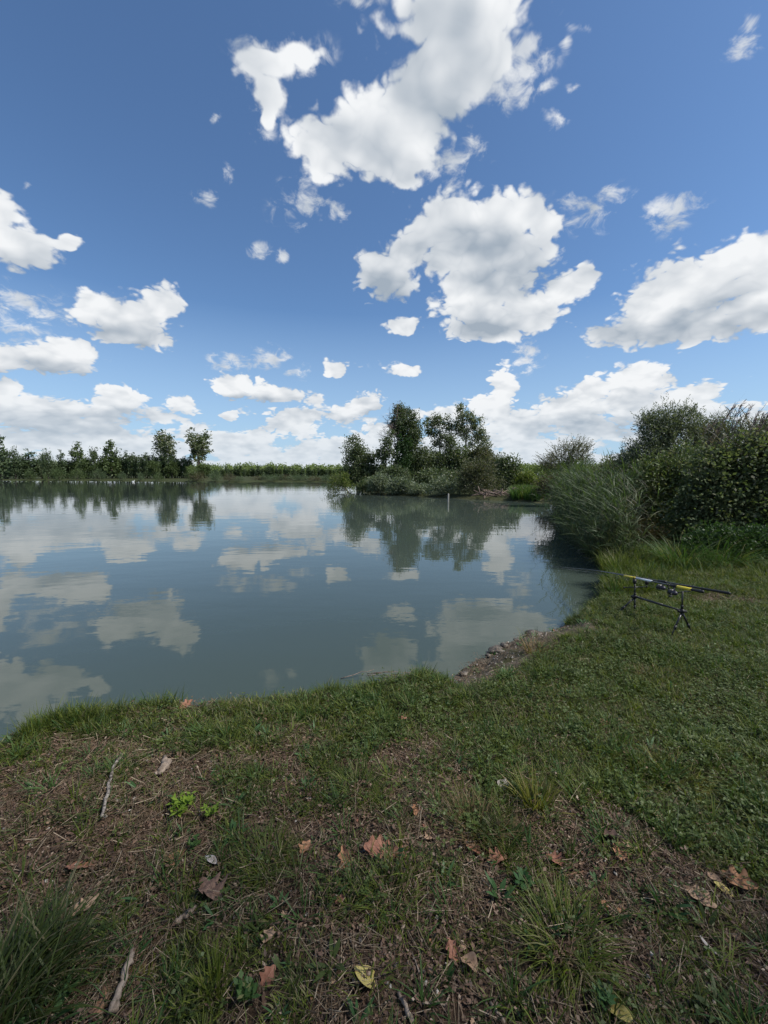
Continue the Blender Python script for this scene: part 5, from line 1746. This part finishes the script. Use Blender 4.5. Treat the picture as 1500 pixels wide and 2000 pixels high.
LEAVES = [
    ('tan star-shaped oak leaf right below the small green-yellow sprig', 344, 1678, 34, 'orange', .35, 1.9, .75, 3),
    ('pinkish flat leaf left of the star-shaped oak leaf', 157, 1698, 40, 'red', .2, .2, .5, 4),
    ('pale crumpled leaf half hidden, lower left above the long dark tussock', 168, 1776, 34, 'tan', .9, 1.0, .5, 4),
    ('dark curled oak leaf with deep lobes below the olive tussock', 408, 1750, 46, 'dark', 1.3, 2.5, .7, 3),
    ('small orange leaf touching a pale twig, right of the olive tussock', 597, 1660, 26, 'orange', .6, 1.2, .6, 3),
    ('long orange-red leaf crossed by a straw, right of the olive tussock', 676, 1686, 42, 'orange', .8, 1.9, .4, 3),
    ('wide red-brown leaf lying flat above the tussock with the pale heart', 742, 1664, 52, 'red', .4, .1, .5, 4),
    ('red-brown leaf touching the wide one on its right', 776, 1674, 30, 'red', .7, 2.8, .6, 3),
    ('pale orange leaf upright among the blades of the tussock with the pale heart', 728, 1718, 24, 'tan', .8, 2.1, .35, 3),
    ('small red leaf left of the tussock with the pale heart', 666, 1762, 18, 'red', .5, .4, .6, 3),
    ('small tan oak leaf above the middle of the foreground', 842, 1641, 24, 'tan', .6, .5, .7, 3),
    ('brownish leaf in the grass below the brown-topped tussock', 922, 1662, 30, 'red', .6, 2.2, .5, 3),
    ('orange-brown oak leaf right of the middle, below the spiky tussocks', 972, 1687, 32, 'red', .7, .3, .7, 3),
    ('orange leaf standing in the grass above the broad-leaved weed', 812, 1588, 28, 'orange', .9, 1.4, .4, 3),
    ('yellow-green leaf lying flat near the bottom centre', 712, 1915, 34, 'yellow', .3, 2.6, .8, 0),
    ('leaning pink-brown leaf by the grass right of the bottom centre', 884, 1862, 28, 'red', .8, 2.1, .5, 3),
    ('round curled brown leaf at the bottom, right of the bright sprout', 915, 1890, 24, 'tan', 1.2, 2.5, .7, 0),
    ('reddish leaf at the bottom left of the yellow leaf', 525, 1912, 24, 'red', .6, .8, .7, 3),
    ('tan-brown leaf in the hollow left of the middle tussock', 524, 1835, 30, 'tan', .7, 1.4, .5, 3),
    ('dark orange leaf above the largest pale green tussock', 1082, 1685, 30, 'red', .8, 2.2, .6, 3),
    ('flat orange leaf behind the largest pale green tussock', 1095, 1766, 28, 'red', .4, .3, .6, 3),
    ('bright orange leaf on the dark earth, right of centre', 1212, 1668, 32, 'orange', .7, .9, .6, 4),
    ('orange leaf overlapping the bright one on the dark earth', 1228, 1660, 24, 'tan', .7, 2.4, .5, 3),
    ('dark purple-brown leaf above the bright orange one on the dark earth', 1190, 1642, 38, 'dark', .8, 2.5, .5, 3),
    ('pale orange leaf where the lawn meets the bare earth on the right', 1283, 1600, 28, 'tan', .7, 2.0, .5, 3),
    ('reddish leaf lying on the lawn, centre right', 1180, 1416, 20, 'orange', .6, 1.0, .6, 3),
    ('large light brown oak leaf above the lower right rosette weed', 1366, 1758, 40, 'tan', .5, 2.3, .6, 3),
    ('largest orange-brown oak leaf near the right edge, curled at its end', 1442, 1727, 46, 'orange', .9, 2.4, .6, 3),
    ('small tan leaf left of the largest orange-brown one', 1393, 1720, 20, 'tan', .5, 2.1, .5, 0),
    ('narrow yellow-green leaf between the two big leaves at the right', 1412, 1740, 26, 'yellow', .4, 2.4, .4, 0),
    ('little orange leaf above the pair-leaved weed', 1180, 1770, 14, 'orange', .6, 2.9, .5, 0),
    ('small orange scrap right of the little orange leaf', 1213, 1782, 18, 'orange', .9, .9, .5, 3),
    ('red-brown leaf caught in the bank grass near the water', 786, 1410, 20, 'red', .7, .4, .6, 3),
    ('bleached grey leaf folded upright left of the spiky tussock', 984, 1542, 28, 'grey', 1.2, 1.0, .6, 0),
    ('tan leaf on the lawn right of the rod stand', 1386, 1226, 12, 'tan', .6, .3, .6, 0),
    ('olive-yellow leaf cut by the bottom edge', 1210, 1988, 34, 'yellow', .5, 2.2, .5, 0),
    ('reddish leaf at the left bank top among the straw', 364, 1380, 24, 'red', .5, .9, .6, 3),
    ('thin bleached leaf blade at the lower right', 1393, 1862, 34, 'grey', .6, 2.1, .25, 0),
    ('silvery upturned leaf in the grass right of the star-shaped one', 412, 1686, 24, 'grey', .6, 2.7, .4, 0),
]
for i, (lab, px, py, sz, c, cu, ro, na, lo_) in enumerate(LEAVES):
    oak_leaf(lab, px, py, sz, c, 400 + i, cu, ro, na, lo_)
# more litter of the same kind, too small to single out
ol = []
rngL = rs(460)
for k in range(6):
    mb = MB()
    t = np.linspace(0, 1, 9)
    L = 0.035
    half = L * 0.3 * np.sin(np.pi * t ** 0.85) * (1 + 0.4 * np.cos(2 * np.pi * 3 * t)) + 0.001
    for s in (-1, 1):
        A_ = np.stack([(t - 0.5) * L, half * s, 0.25 * half * (1 + rngL.random())], 1)
        B_ = np.stack([(t - 0.5) * L, half * 0, half * 0], 1)
        mb.add(np.concatenate([A_, B_]), [(j, j + 1, j + 10, j + 9) for j in range(8)])
    ol.append(proto(mb, LM[['orange', 'red', 'tan', 'dark', 'tan', 'red'][k]], 'leaf_scrap'))
n = 170
P = ground_pts(rngL, n, 0.9, 4.2, lambda x, y, sd: (0.2 + 0.8 * sstep(0.8, 0.4, green_amount(x, y))) * np.clip(2.0 / y, 0.2, 1))
scatter('leaf_scraps', 'small scraps of dead leaves scattered on the ground', ol, lay(P, 0.008), spin(rngL, n, 0.35), rngL.uniform(0.35, 0.85, n))


# ================================================================== sticks and stones
M['bark_stick'] = bark_mat('speckled_bark', (0.030, 0.024, 0.020), (0.26, 0.23, 0.20), 60, stretch=(1, 1, 1), bump=0.003)
M['weathered'] = bark_mat('weathered_wood', (0.10, 0.075, 0.055), (0.27, 0.215, 0.17), 50, stretch=(1, 0.2, 1), bump=0.004)
M['brown_bark'] = bark_mat('brown_bark', (0.10, 0.055, 0.035), (0.21, 0.12, 0.075), 60, stretch=(1, 0.3, 1), bump=0.004)


def stick(name, label, pts, radii, mat, cat='stick', seed=0, lift=0.008, parent=None, part=None, flat=1.0, n=8):
    rng = rs(seed)
    W = []
    for (px, py) in pts:
        x, y = at_px(px, py)
        W.append((x, y, float(ground_z(x, y)) + lift))
    W = np.array(W)
    t = np.linspace(0, 1, len(W))
    m = max(9, len(W) * 4)
    tt = np.linspace(0, 1, m)
    Q = np.stack([np.interp(tt, t, W[:, k]) for k in range(3)], 1)
    Q[1:-1] += rng.normal(size=(m - 2, 3)) * np.mean(radii) * 0.25
    rr = np.interp(tt, np.linspace(0, 1, len(radii)), radii) * (1 + rng.normal(size=m) * 0.10)
    o0 = Q[0].copy() if parent is None else np.array(parent.location)
    mb = MB()
    mb.tube(Q - o0, rr, n)
    if flat != 1.0:
        mb.v[0][:, 2] *= flat
    if parent is None:
        o = mb.build(name, M[mat], None, True, tuple(o0))
        return tag(o, label, cat)
    return mb.build(part, M[mat], parent, True)


s1 = stick('bark_stick', 'speckled bark-covered stick lying on the left bank', [(238, 1487), (222, 1508), (214, 1545), (206, 1580), (200, 1607)], [0.0085, 0.0075, 0.008, 0.0075, 0.007], 'bark_stick', seed=1, lift=0.03)
stick('', '', [(240, 1484), (232, 1496)], [0.007, 0.009], 'weathered', parent=s1, part='bare_tip', seed=2, lift=0.034)
stick('bark_chip', 'split greyish piece of bark, right of the speckled stick', [(322, 1484), (324, 1500), (316, 1514), (306, 1520)], [0.010, 0.022, 0.019, 0.008], 'weathered', 'bark', 3, lift=0.02)
stick('wood_chip', 'short pale piece of bare wood, pointed at its upper end', [(384, 1783), (365, 1797), (344, 1814)], [0.004, 0.0095, 0.009], 'weathered', 'stick', 4, lift=0.025)
stick('branch', 'weathered pale branch with a broken end at the bottom left', [(262, 1868), (250, 1900), (238, 1940), (222, 1992)], [0.009, 0.011, 0.010, 0.013], 'weathered', 'branch', 5, lift=0.026)
stick('bark_strip', 'brown flat bark strip left of the weathered branch', [(204, 1938), (198, 1965), (186, 1992)], [0.012, 0.014, 0.016], 'brown_bark', 'bark', 6)
tw = stick('twig', 'forked thin twig left of the bottom centre', [(645, 1828), (680, 1827), (738, 1829)], [0.0025, 0.0022, 0.0018], 'weathered', 'twig', 7)
stick('', '', [(647, 1828), (652, 1850), (656, 1872)], [0.0024, 0.0022, 0.002], 'weathered', parent=tw, part='side_twig', seed=8)
stick('', '', [(678, 1828), (686, 1845), (700, 1862)], [0.0022, 0.002, 0.0015], 'weathered', parent=tw, part='side_twig', seed=9)
stick('straw_stalk', 'single pale stalk lying at the bottom centre', [(804, 1862), (818, 1900), (827, 1942)], [0.0018, 0.0022, 0.0015], 'weathered', 'stalk', 10)
stick('root', 'grey forked root at the bottom edge, right of the yellow leaf', [(778, 1945), (790, 1965), (800, 1985), (806, 2003)], [0.005, 0.006, 0.0065, 0.007], 'weathered', 'root', 11)
stick('twig', 'bent grey twig to the right of the forked root', [(825, 1965), (850, 1962), (870, 1968), (877, 1948)], [0.0025, 0.0028, 0.0025, 0.002], 'weathered', 'twig', 12)
stick('twig', 'pale twig cut by the bottom edge, right of centre', [(957, 1962), (970, 1980), (986, 2003)], [0.004, 0.0045, 0.005], 'weathered', 'twig', 13)
stick('twig', 'reddish twig above the largest pale green tussock', [(1140, 1705), (1115, 1712), (1090, 1718)], [0.0035, 0.0038, 0.003], 'brown_bark', 'twig', 14)
stick('straw_stalk', 'long pale stalk above the middle tussock', [(857, 1668), (828, 1685), (800, 1702)], [0.0018, 0.002, 0.0015], 'weathered', 'stalk', 15)
stick('twig', 'pale curved twig beside the small orange leaf', [(616, 1656), (605, 1662), (590, 1668)], [0.0035, 0.003, 0.002], 'weathered', 'twig', 16, lift=0.012)
stick('straw_stalk', 'slanting pale stalk on the left bank top', [(325, 1408), (345, 1432)], [0.0025, 0.002], 'weathered', 'stalk', 17, lift=0.012)
stick('twig', 'thin twig lying on bare earth left of the pale wood chip', [(218, 1812), (240, 1760), (248, 1742)], [0.0015, 0.002, 0.001], 'weathered', 'twig', 18)
stick('straw_stalk', 'pale stalk on the bare earth at the far right, upright', [(1400, 1757), (1402, 1812)], [0.0018, 0.0015], 'weathered', 'stalk', 19, lift=0.02)
# twigs lying in the shallow water at the bank
x, y = w2(712, 1330, WATER_Z)
r = thing('waterlogged_twigs', 'grey dead twigs lying in the shallow water behind the bank grass', 'twigs', (x, y, WATER_Z + 0.01))
rngT = rs(480)
for k in range(9):
    b = MB()
    p = np.array([rngT.uniform(-0.3, 0.3), rngT.uniform(-0.12, 0.12), rngT.uniform(-0.01, 0.02)])
    d = np.array([rngT.uniform(0.15, 0.45), rngT.uniform(-0.12, 0.12), rngT.uniform(-0.01, 0.05)])
    b.tube(curve_pts(p, p + d, 0.01, 6, 0.008, rngT), rngT.uniform(0.002, 0.004) * np.linspace(1, 0.4, 6), 5)
    b.build('twig', M['dead_wood'], r, True)

mro, N_, b_ = principled('wet_stone', (0.08, 0.07, 0.06), 0.6)
tc_ = N_.new('ShaderNodeTexCoord').outputs['Object']
nz_ = N_.noise(tc_, 22.0, 5.0, 0.65)
N_.put(b_.inputs['Base Color'], N_.mix(N_.rng(nz_, 0.35, 0.65), rgb(0.03, 0.026, 0.022), rgb(0.15, 0.125, 0.10)))
bp_ = N_.new('ShaderNodeBump')
bp_.inputs['Distance'].default_value = 0.01
N_.put(bp_.inputs['Height'], nz_)
N_.put(b_.inputs['Normal'], bp_.outputs[0])
for i, (px, py, r_, sq, lab) in enumerate([
        (1046, 1224, 0.075, 0.55, 'dark rounded clod at the tip of the bare cove bank'),
        (968, 1254, 0.07, 0.6, 'dark jagged lump at the water edge of the cove, second from the left'),
        (983, 1249, 0.045, 0.7, 'dark lump leaning on the jagged one at the cove edge'),
        (955, 1268, 0.03, 0.4, 'small wet stone just left of the jagged lump at the cove edge'),
        (905, 1296, 0.035, 0.4, 'wet earthy stone where the bank grass ends at the cove'),
        (1008, 1241, 0.022, 0.5, 'little stone between the jagged lump and the rounded clod')]):
    g = gp(px, py, -0.13)
    o = rock_mb(rs(500 + i), r_, sq, 3).build('shore_stone', mro, None, True, (g.x, g.y, max(float(ground_z(g.x, g.y)), WATER_Z) + 0.012))
    tag(o, lab, 'stone', 'stones on the bare cove bank')


# ================================================================== rod stand with two fishing rods
mblk, _, _ = principled('black_anodised', (0.016, 0.016, 0.018), 0.38, 0.5)
mblk2, _, _ = principled('black_plastic', (0.012, 0.012, 0.013), 0.55, 0.4)
mcarb, _, _ = principled('carbon_blank', (0.022, 0.022, 0.024), 0.25, 0.6)
myel, _, _ = principled('yellow_lacquer', (0.80, 0.62, 0.06), 0.3, 0.5)
mwht, _, _ = principled('silver_lacquer', (0.66, 0.70, 0.74), 0.3, 0.5)
mmet, _, _ = principled('dark_metal', (0.05, 0.05, 0.055), 0.45, 0.4, 0.5)
mpur, _, _ = principled('reel_graphite', (0.035, 0.030, 0.045), 0.35, 0.5, 0.3)
mline, _, _ = principled('fishing_line', (0.30, 0.32, 0.30), 0.3, 0.5)


def P3(px, py, D):
    x, z = xz(px, py, D)
    return np.array([x, D, z])


def G3(px, py):
    x, y = at_px(px, py)
    return np.array([x, y, float(ground_z(x, y))])


DN, DFAR = 3.86, 4.50
hubN, topN = P3(1332, 1193, DN), P3(1333, 1155, DN)
hubF, topF = P3(1240, 1165, DFAR), P3(1240, 1141, DFAR)
base = (hubN + hubF) / 2
base[2] = float(ground_z(base[0], base[1]))
pod = thing('rod_pod', 'black metal rod stand with splayed legs on the lawn by the water', 'rod stand', tuple(base))


def seg(name, a, b, r, mat=mblk, parent=pod, n=8, org=base, cap=True):
    mb = MB()
    a, b = np.asarray(a, float), np.asarray(b, float)
    k = 2 if np.ndim(r) == 0 else len(r)
    t = np.linspace(0, 1, k)[:, None]
    mb.tube(a * (1 - t) + b * t - org, r if np.ndim(r) else [r, r], n, cap)
    return mb.build(name, mat, parent, False)


def leg(hub, foot):
    foot = np.array(foot) - np.array([0, 0, 0.01])
    m = hub * 0.45 + foot * 0.55
    l = seg('leg', hub, foot, 0.0062)
    seg('outer_tube', hub, m, 0.0095, mblk, l)
    d = (foot - hub) / np.linalg.norm(foot - hub)
    seg('clamp', m - d * 0.018, m + d * 0.018, 0.0125, mblk2, l)
    seg('foot', foot - d * 0.02, foot + d * 0.002, 0.0085, mblk2, l)


leg(hubN - [0, 0, .01], G3(1308, 1248))
leg(hubN - [0, 0, .01], G3(1355, 1241))
leg(hubF - [0, 0, .01], G3(1200, 1201))
leg(hubF - [0, 0, .01], G3(1240, 1199))
for h in (hubN, hubF):
    mb = MB()
    mb.box(h - base, (0.034, 0.05, 0.036), None, 0.006)
    mb.tube([h - base + [-0.032, -0.004, -0.004], h - base + [0.036, -0.004, -0.004]], [0.013, 0.013], 10)
    hb = mb.build('hub', mblk2, pod)
    seg('knob', h + [-0.04, 0, 0.0], h + [-0.028, 0, 0.0], 0.014, mblk2, hb, 10)
    seg('stub', h - [0, 0, 0.01], h - [0, 0, 0.055], 0.008, mblk, hb)
seg('ridge_bar', hubN, hubF, 0.0095)
seg('ridge_sleeve', hubN * 0.62 + hubF * 0.38, hubF, 0.0125)
for h, t in ((hubN, topN), (hubF, topF)):
    seg('upright', h, t, 0.0075)
    seg('collar', h + (t - h) * 0.12, h + (t - h) * 0.3, 0.0115, mblk2)

# rods: A carries yellow and silver bands, B lies behind it
A_at, A_butt = P3(1240, 1128.5, DFAR), P3(1374, 1156, 3.40)
B_at, B_butt = P3(1264, 1130.5, DFAR - 0.02), P3(1426, 1159, 3.46)


def along(a, b, s):
    """point s metres from the butt a towards b"""
    d = (b - a) / np.linalg.norm(b - a)
    return a + d * s


# cross bars that carry the rods
A_n = along(A_butt, A_at, np.dot(topN - A_butt, (A_at - A_butt) / np.linalg.norm(A_at - A_butt)))
B_n = along(B_butt, B_at, np.dot(topN - B_butt, (B_at - B_butt) / np.linalg.norm(B_at - B_butt)))
fb0, fb1 = P3(1219, 1147.5, DFAR), P3(1263, 1146, DFAR)
bar = seg('cross_bar', fb0, fb1, 0.0055)
for e in (fb0, fb1):
    seg('bar_end', e - [0.004, 0, 0.010], e + [0.004, 0, 0.010], 0.009, mblk2, bar)
nb0, nb1 = P3(1313, 1158.5, DN + .02), P3(1372, 1151.5, DN - .02)
bar = seg('cross_bar', nb0, nb1, 0.0055)
seg('bar_end', nb1 - [0.01, 0, 0.0], nb1 + [0.012, 0, 0.0], 0.009, mblk2, bar)
# butt rests under the rods on the near bar
for q in (A_n, B_n):
    b0 = np.array([q[0], q[1], q[2] - 0.045])
    mb = MB()
    mb.tube([b0 - base, q - base - [0, 0, 0.02]], [0.006, 0.006], 8)
    mb.tube([q - base + [-0.016, 0, 0.012], q - base + [-0.012, 0, -0.012], q - base + [0, 0, -0.019], q - base + [0.012, 0, -0.012], q - base + [0.016, 0, 0.012]], 0.0055, 6)
    mb.build('butt_rest', mblk2, pod)


def bite_alarm(label, q, bar_p):
    o = np.array([q[0], q[1], bar_p[2]])
    r = thing('bite_alarm', label, 'bite alarm', tuple(o), 0, 'bite alarms under the rods')
    h = q[2] - o[2]
    mb = MB()
    mb.box((0, 0, h - 0.042), (0.036, 0.026, 0.052), None, 0.006)
    body = mb.build('body', mblk2, r)
    mb = MB()
    mb.tube([(-0.015, 0, h + 0.010), (-0.013, 0, h - 0.012), (0, 0, h - 0.020), (0.013, 0, h - 0.012), (0.015, 0, h + 0.010)], [0.004, 0.005, 0.006, 0.005, 0.004], 6)
    mb.build('fork', mblk2, r)
    mb = MB()
    mb.tube([(0, 0, 0), (0, 0, h - 0.06)], [0.006, 0.006], 8)
    mb.build('stem', mblk, r)
    mb = MB()
    mb.tube([(0.008, -0.0135, h - 0.030), (0.008, -0.0155, h - 0.030)], [0.003, 0.003], 8)
    mb.build('lamp', mmet, body)


bite_alarm('black bite alarm on the left end of the far cross bar', A_at, fb0 * 0.5 + fb1 * 0.5 + [0, 0, 0])
bite_alarm('black bite alarm on the right end of the far cross bar', B_at, fb1)


def reel_on(rod, q, rdir, side):
    """fixed spool reel hanging under the rod at q"""
    d = rdir / np.linalg.norm(rdir)
    up = np.array([0, 0, 1.0])
    up = up - d * np.dot(up, d)
    up /= np.linalg.norm(up)
    sd = np.cross(d, up)
    o = np.array(rod.location)
    def T(a, b, c):
        return q - o + d * a + sd * b + up * c
    re_ = MB()
    re_.tube([T(-0.03, 0, -0.010), T(0.03, 0, -0.010)], [0.006, 0.006], 6)
    re_.tube([T(0.0, 0, -0.010), T(-0.004, 0, -0.035), T(-0.004, 0, -0.058)], [0.007, 0.006, 0.012], 6)
    re_.tube([T(-0.036, 0, -0.068), T(-0.024, 0, -0.068), T(0.012, 0, -0.066), T(0.020, 0, -0.066)], [0.011, 0.021, 0.022, 0.016], 10)
    body = re_.build('reel', mpur, rod)
    b = MB()
    b.tube([T(0.018, 0, -0.064), T(0.022, 0, -0.064), T(0.024, 0, -0.064), T(0.050, 0, -0.064), T(0.052, 0, -0.064), T(0.060, 0, -0.064)], [0.028, 0.029, 0.022, 0.021, 0.029, 0.024], 14)
    b.build('spool', mmet, body)
    b = MB()
    th = np.linspace(-1.9, 1.9, 9)
    b.tube([T(0.040 + 0.016 * math.cos(a), 0.036 * math.sin(a), -0.064 - 0.034 * math.cos(a)) for a in th], 0.0022, 5)
    b.build('bail', mmet, body)
    b = MB()
    b.tube([T(-0.015, 0.018 * side, -0.068), T(-0.015, 0.036 * side, -0.070), T(-0.035, 0.042 * side, -0.092)], [0.004, 0.004, 0.0035], 6)
    b.tube([T(-0.035, 0.038 * side, -0.094), T(-0.036, 0.066 * side, -0.096)], [0.008, 0.009], 8)
    b.build('handle', mblk2, body)


def fishing_rod(name, label, butt, at, length, bands, reel_s, side, guides, sag=0.10):
    d = (at - butt) / np.linalg.norm(at - butt)
    r = thing(name, label, 'fishing rod', tuple(butt))
    def pt(s):
        p = d * s
        e = max(0, s - 1.3)
        return p + np.array([0, 0, -sag * (e / 2.3) ** 2])
    def rad(s):
        return 0.0098 - 0.0084 * min(1, s / length)
    mb = MB()
    ss = np.linspace(0.30, length, 22)
    mb.tube([pt(s) for s in ss], [rad(s) for s in ss], 8)
    mb.build('blank', mcarb, r)
    mb = MB()
    mb.tube([pt(0), pt(0.01), pt(0.16), pt(0.30)], [0.010, 0.0135, 0.0115, 0.0105], 10)
    mb.build('handle', mblk2, r)
    for s0, s1, mt in bands:
        mb = MB()
        mb.tube([pt(s0), pt(s1)], [rad(s0) + 0.003, rad(s1) + 0.003], 10)
        mb.build('band', mt, r)
    mb = MB()
    mb.tube([pt(reel_s - 0.055), pt(reel_s + 0.055)], [0.0135, 0.0135], 10)
    mb.build('reel_seat', mblk2, r)
    up = np.array([0, 0, 1.0])
    sdv = np.cross(d, up)
    for s, R_ in guides:
        mb = MB()
        p = pt(s)
        th = np.linspace(0, 2 * np.pi, 13)
        mb.tube([p - up * (R_ + 0.012) + (sdv * math.cos(a) + up * math.sin(a)) * R_ for a in th], 0.0018, 5)
        mb.tube([p, p - up * 0.012 + d * 0.01], 0.0018, 4)
        mb.build('guide', mmet, r)
    reel_on(r, butt + d * reel_s, d, side)
    mb = MB()
    L_ = [pt(reel_s + 0.05) - up * 0.07] + [pt(s) - up * (R_ + 0.014) for s, R_ in guides]
    mb.tube(L_, 0.0006, 3)
    mb.build('line', mline, r)
    return r


lenA = np.linalg.norm(A_at - A_butt)
# distances along rod A where the bands sit in the photograph


def s_of(px, butt, at):
    best, bs_ = 1e9, 0
    for s in np.linspace(0, 3.5, 1200):
        p = along(butt, at, s)
        v = Vector(p) - Vector((0, 0, CAM_Z))
        x = v.x / v.dot(FWD) * FPX + 750
        if abs(x - px) < best:
            best, bs_ = abs(x - px), s
    return bs_


fishing_rod('fishing_rod', 'nearer fishing rod with yellow and silver bands resting on the stand', A_butt, A_at, 3.5,
            [(s_of(1351, A_butt, A_at), s_of(1312, A_butt, A_at), myel), (s_of(1273, A_butt, A_at), s_of(1243, A_butt, A_at), mwht), (s_of(1241, A_butt, A_at), s_of(1219, A_butt, A_at), myel)],
            s_of(1316, A_butt, A_at), -1, [(s_of(1205, A_butt, A_at), 0.022), (s_of(1145, A_butt, A_at), 0.015), (s_of(1110, A_butt, A_at), 0.011), (2.8, 0.008), (3.15, 0.006), (3.48, 0.004)])
fishing_rod('fishing_rod', 'farther plain black fishing rod with the longer butt', B_butt, B_at, 3.5, [],
            s_of(1293, B_butt, B_at), 1, [(s_of(1225, B_butt, B_at), 0.022), (s_of(1165, B_butt, B_at), 0.015), (2.6, 0.011), (2.95, 0.008), (3.25, 0.006), (3.48, 0.004)])
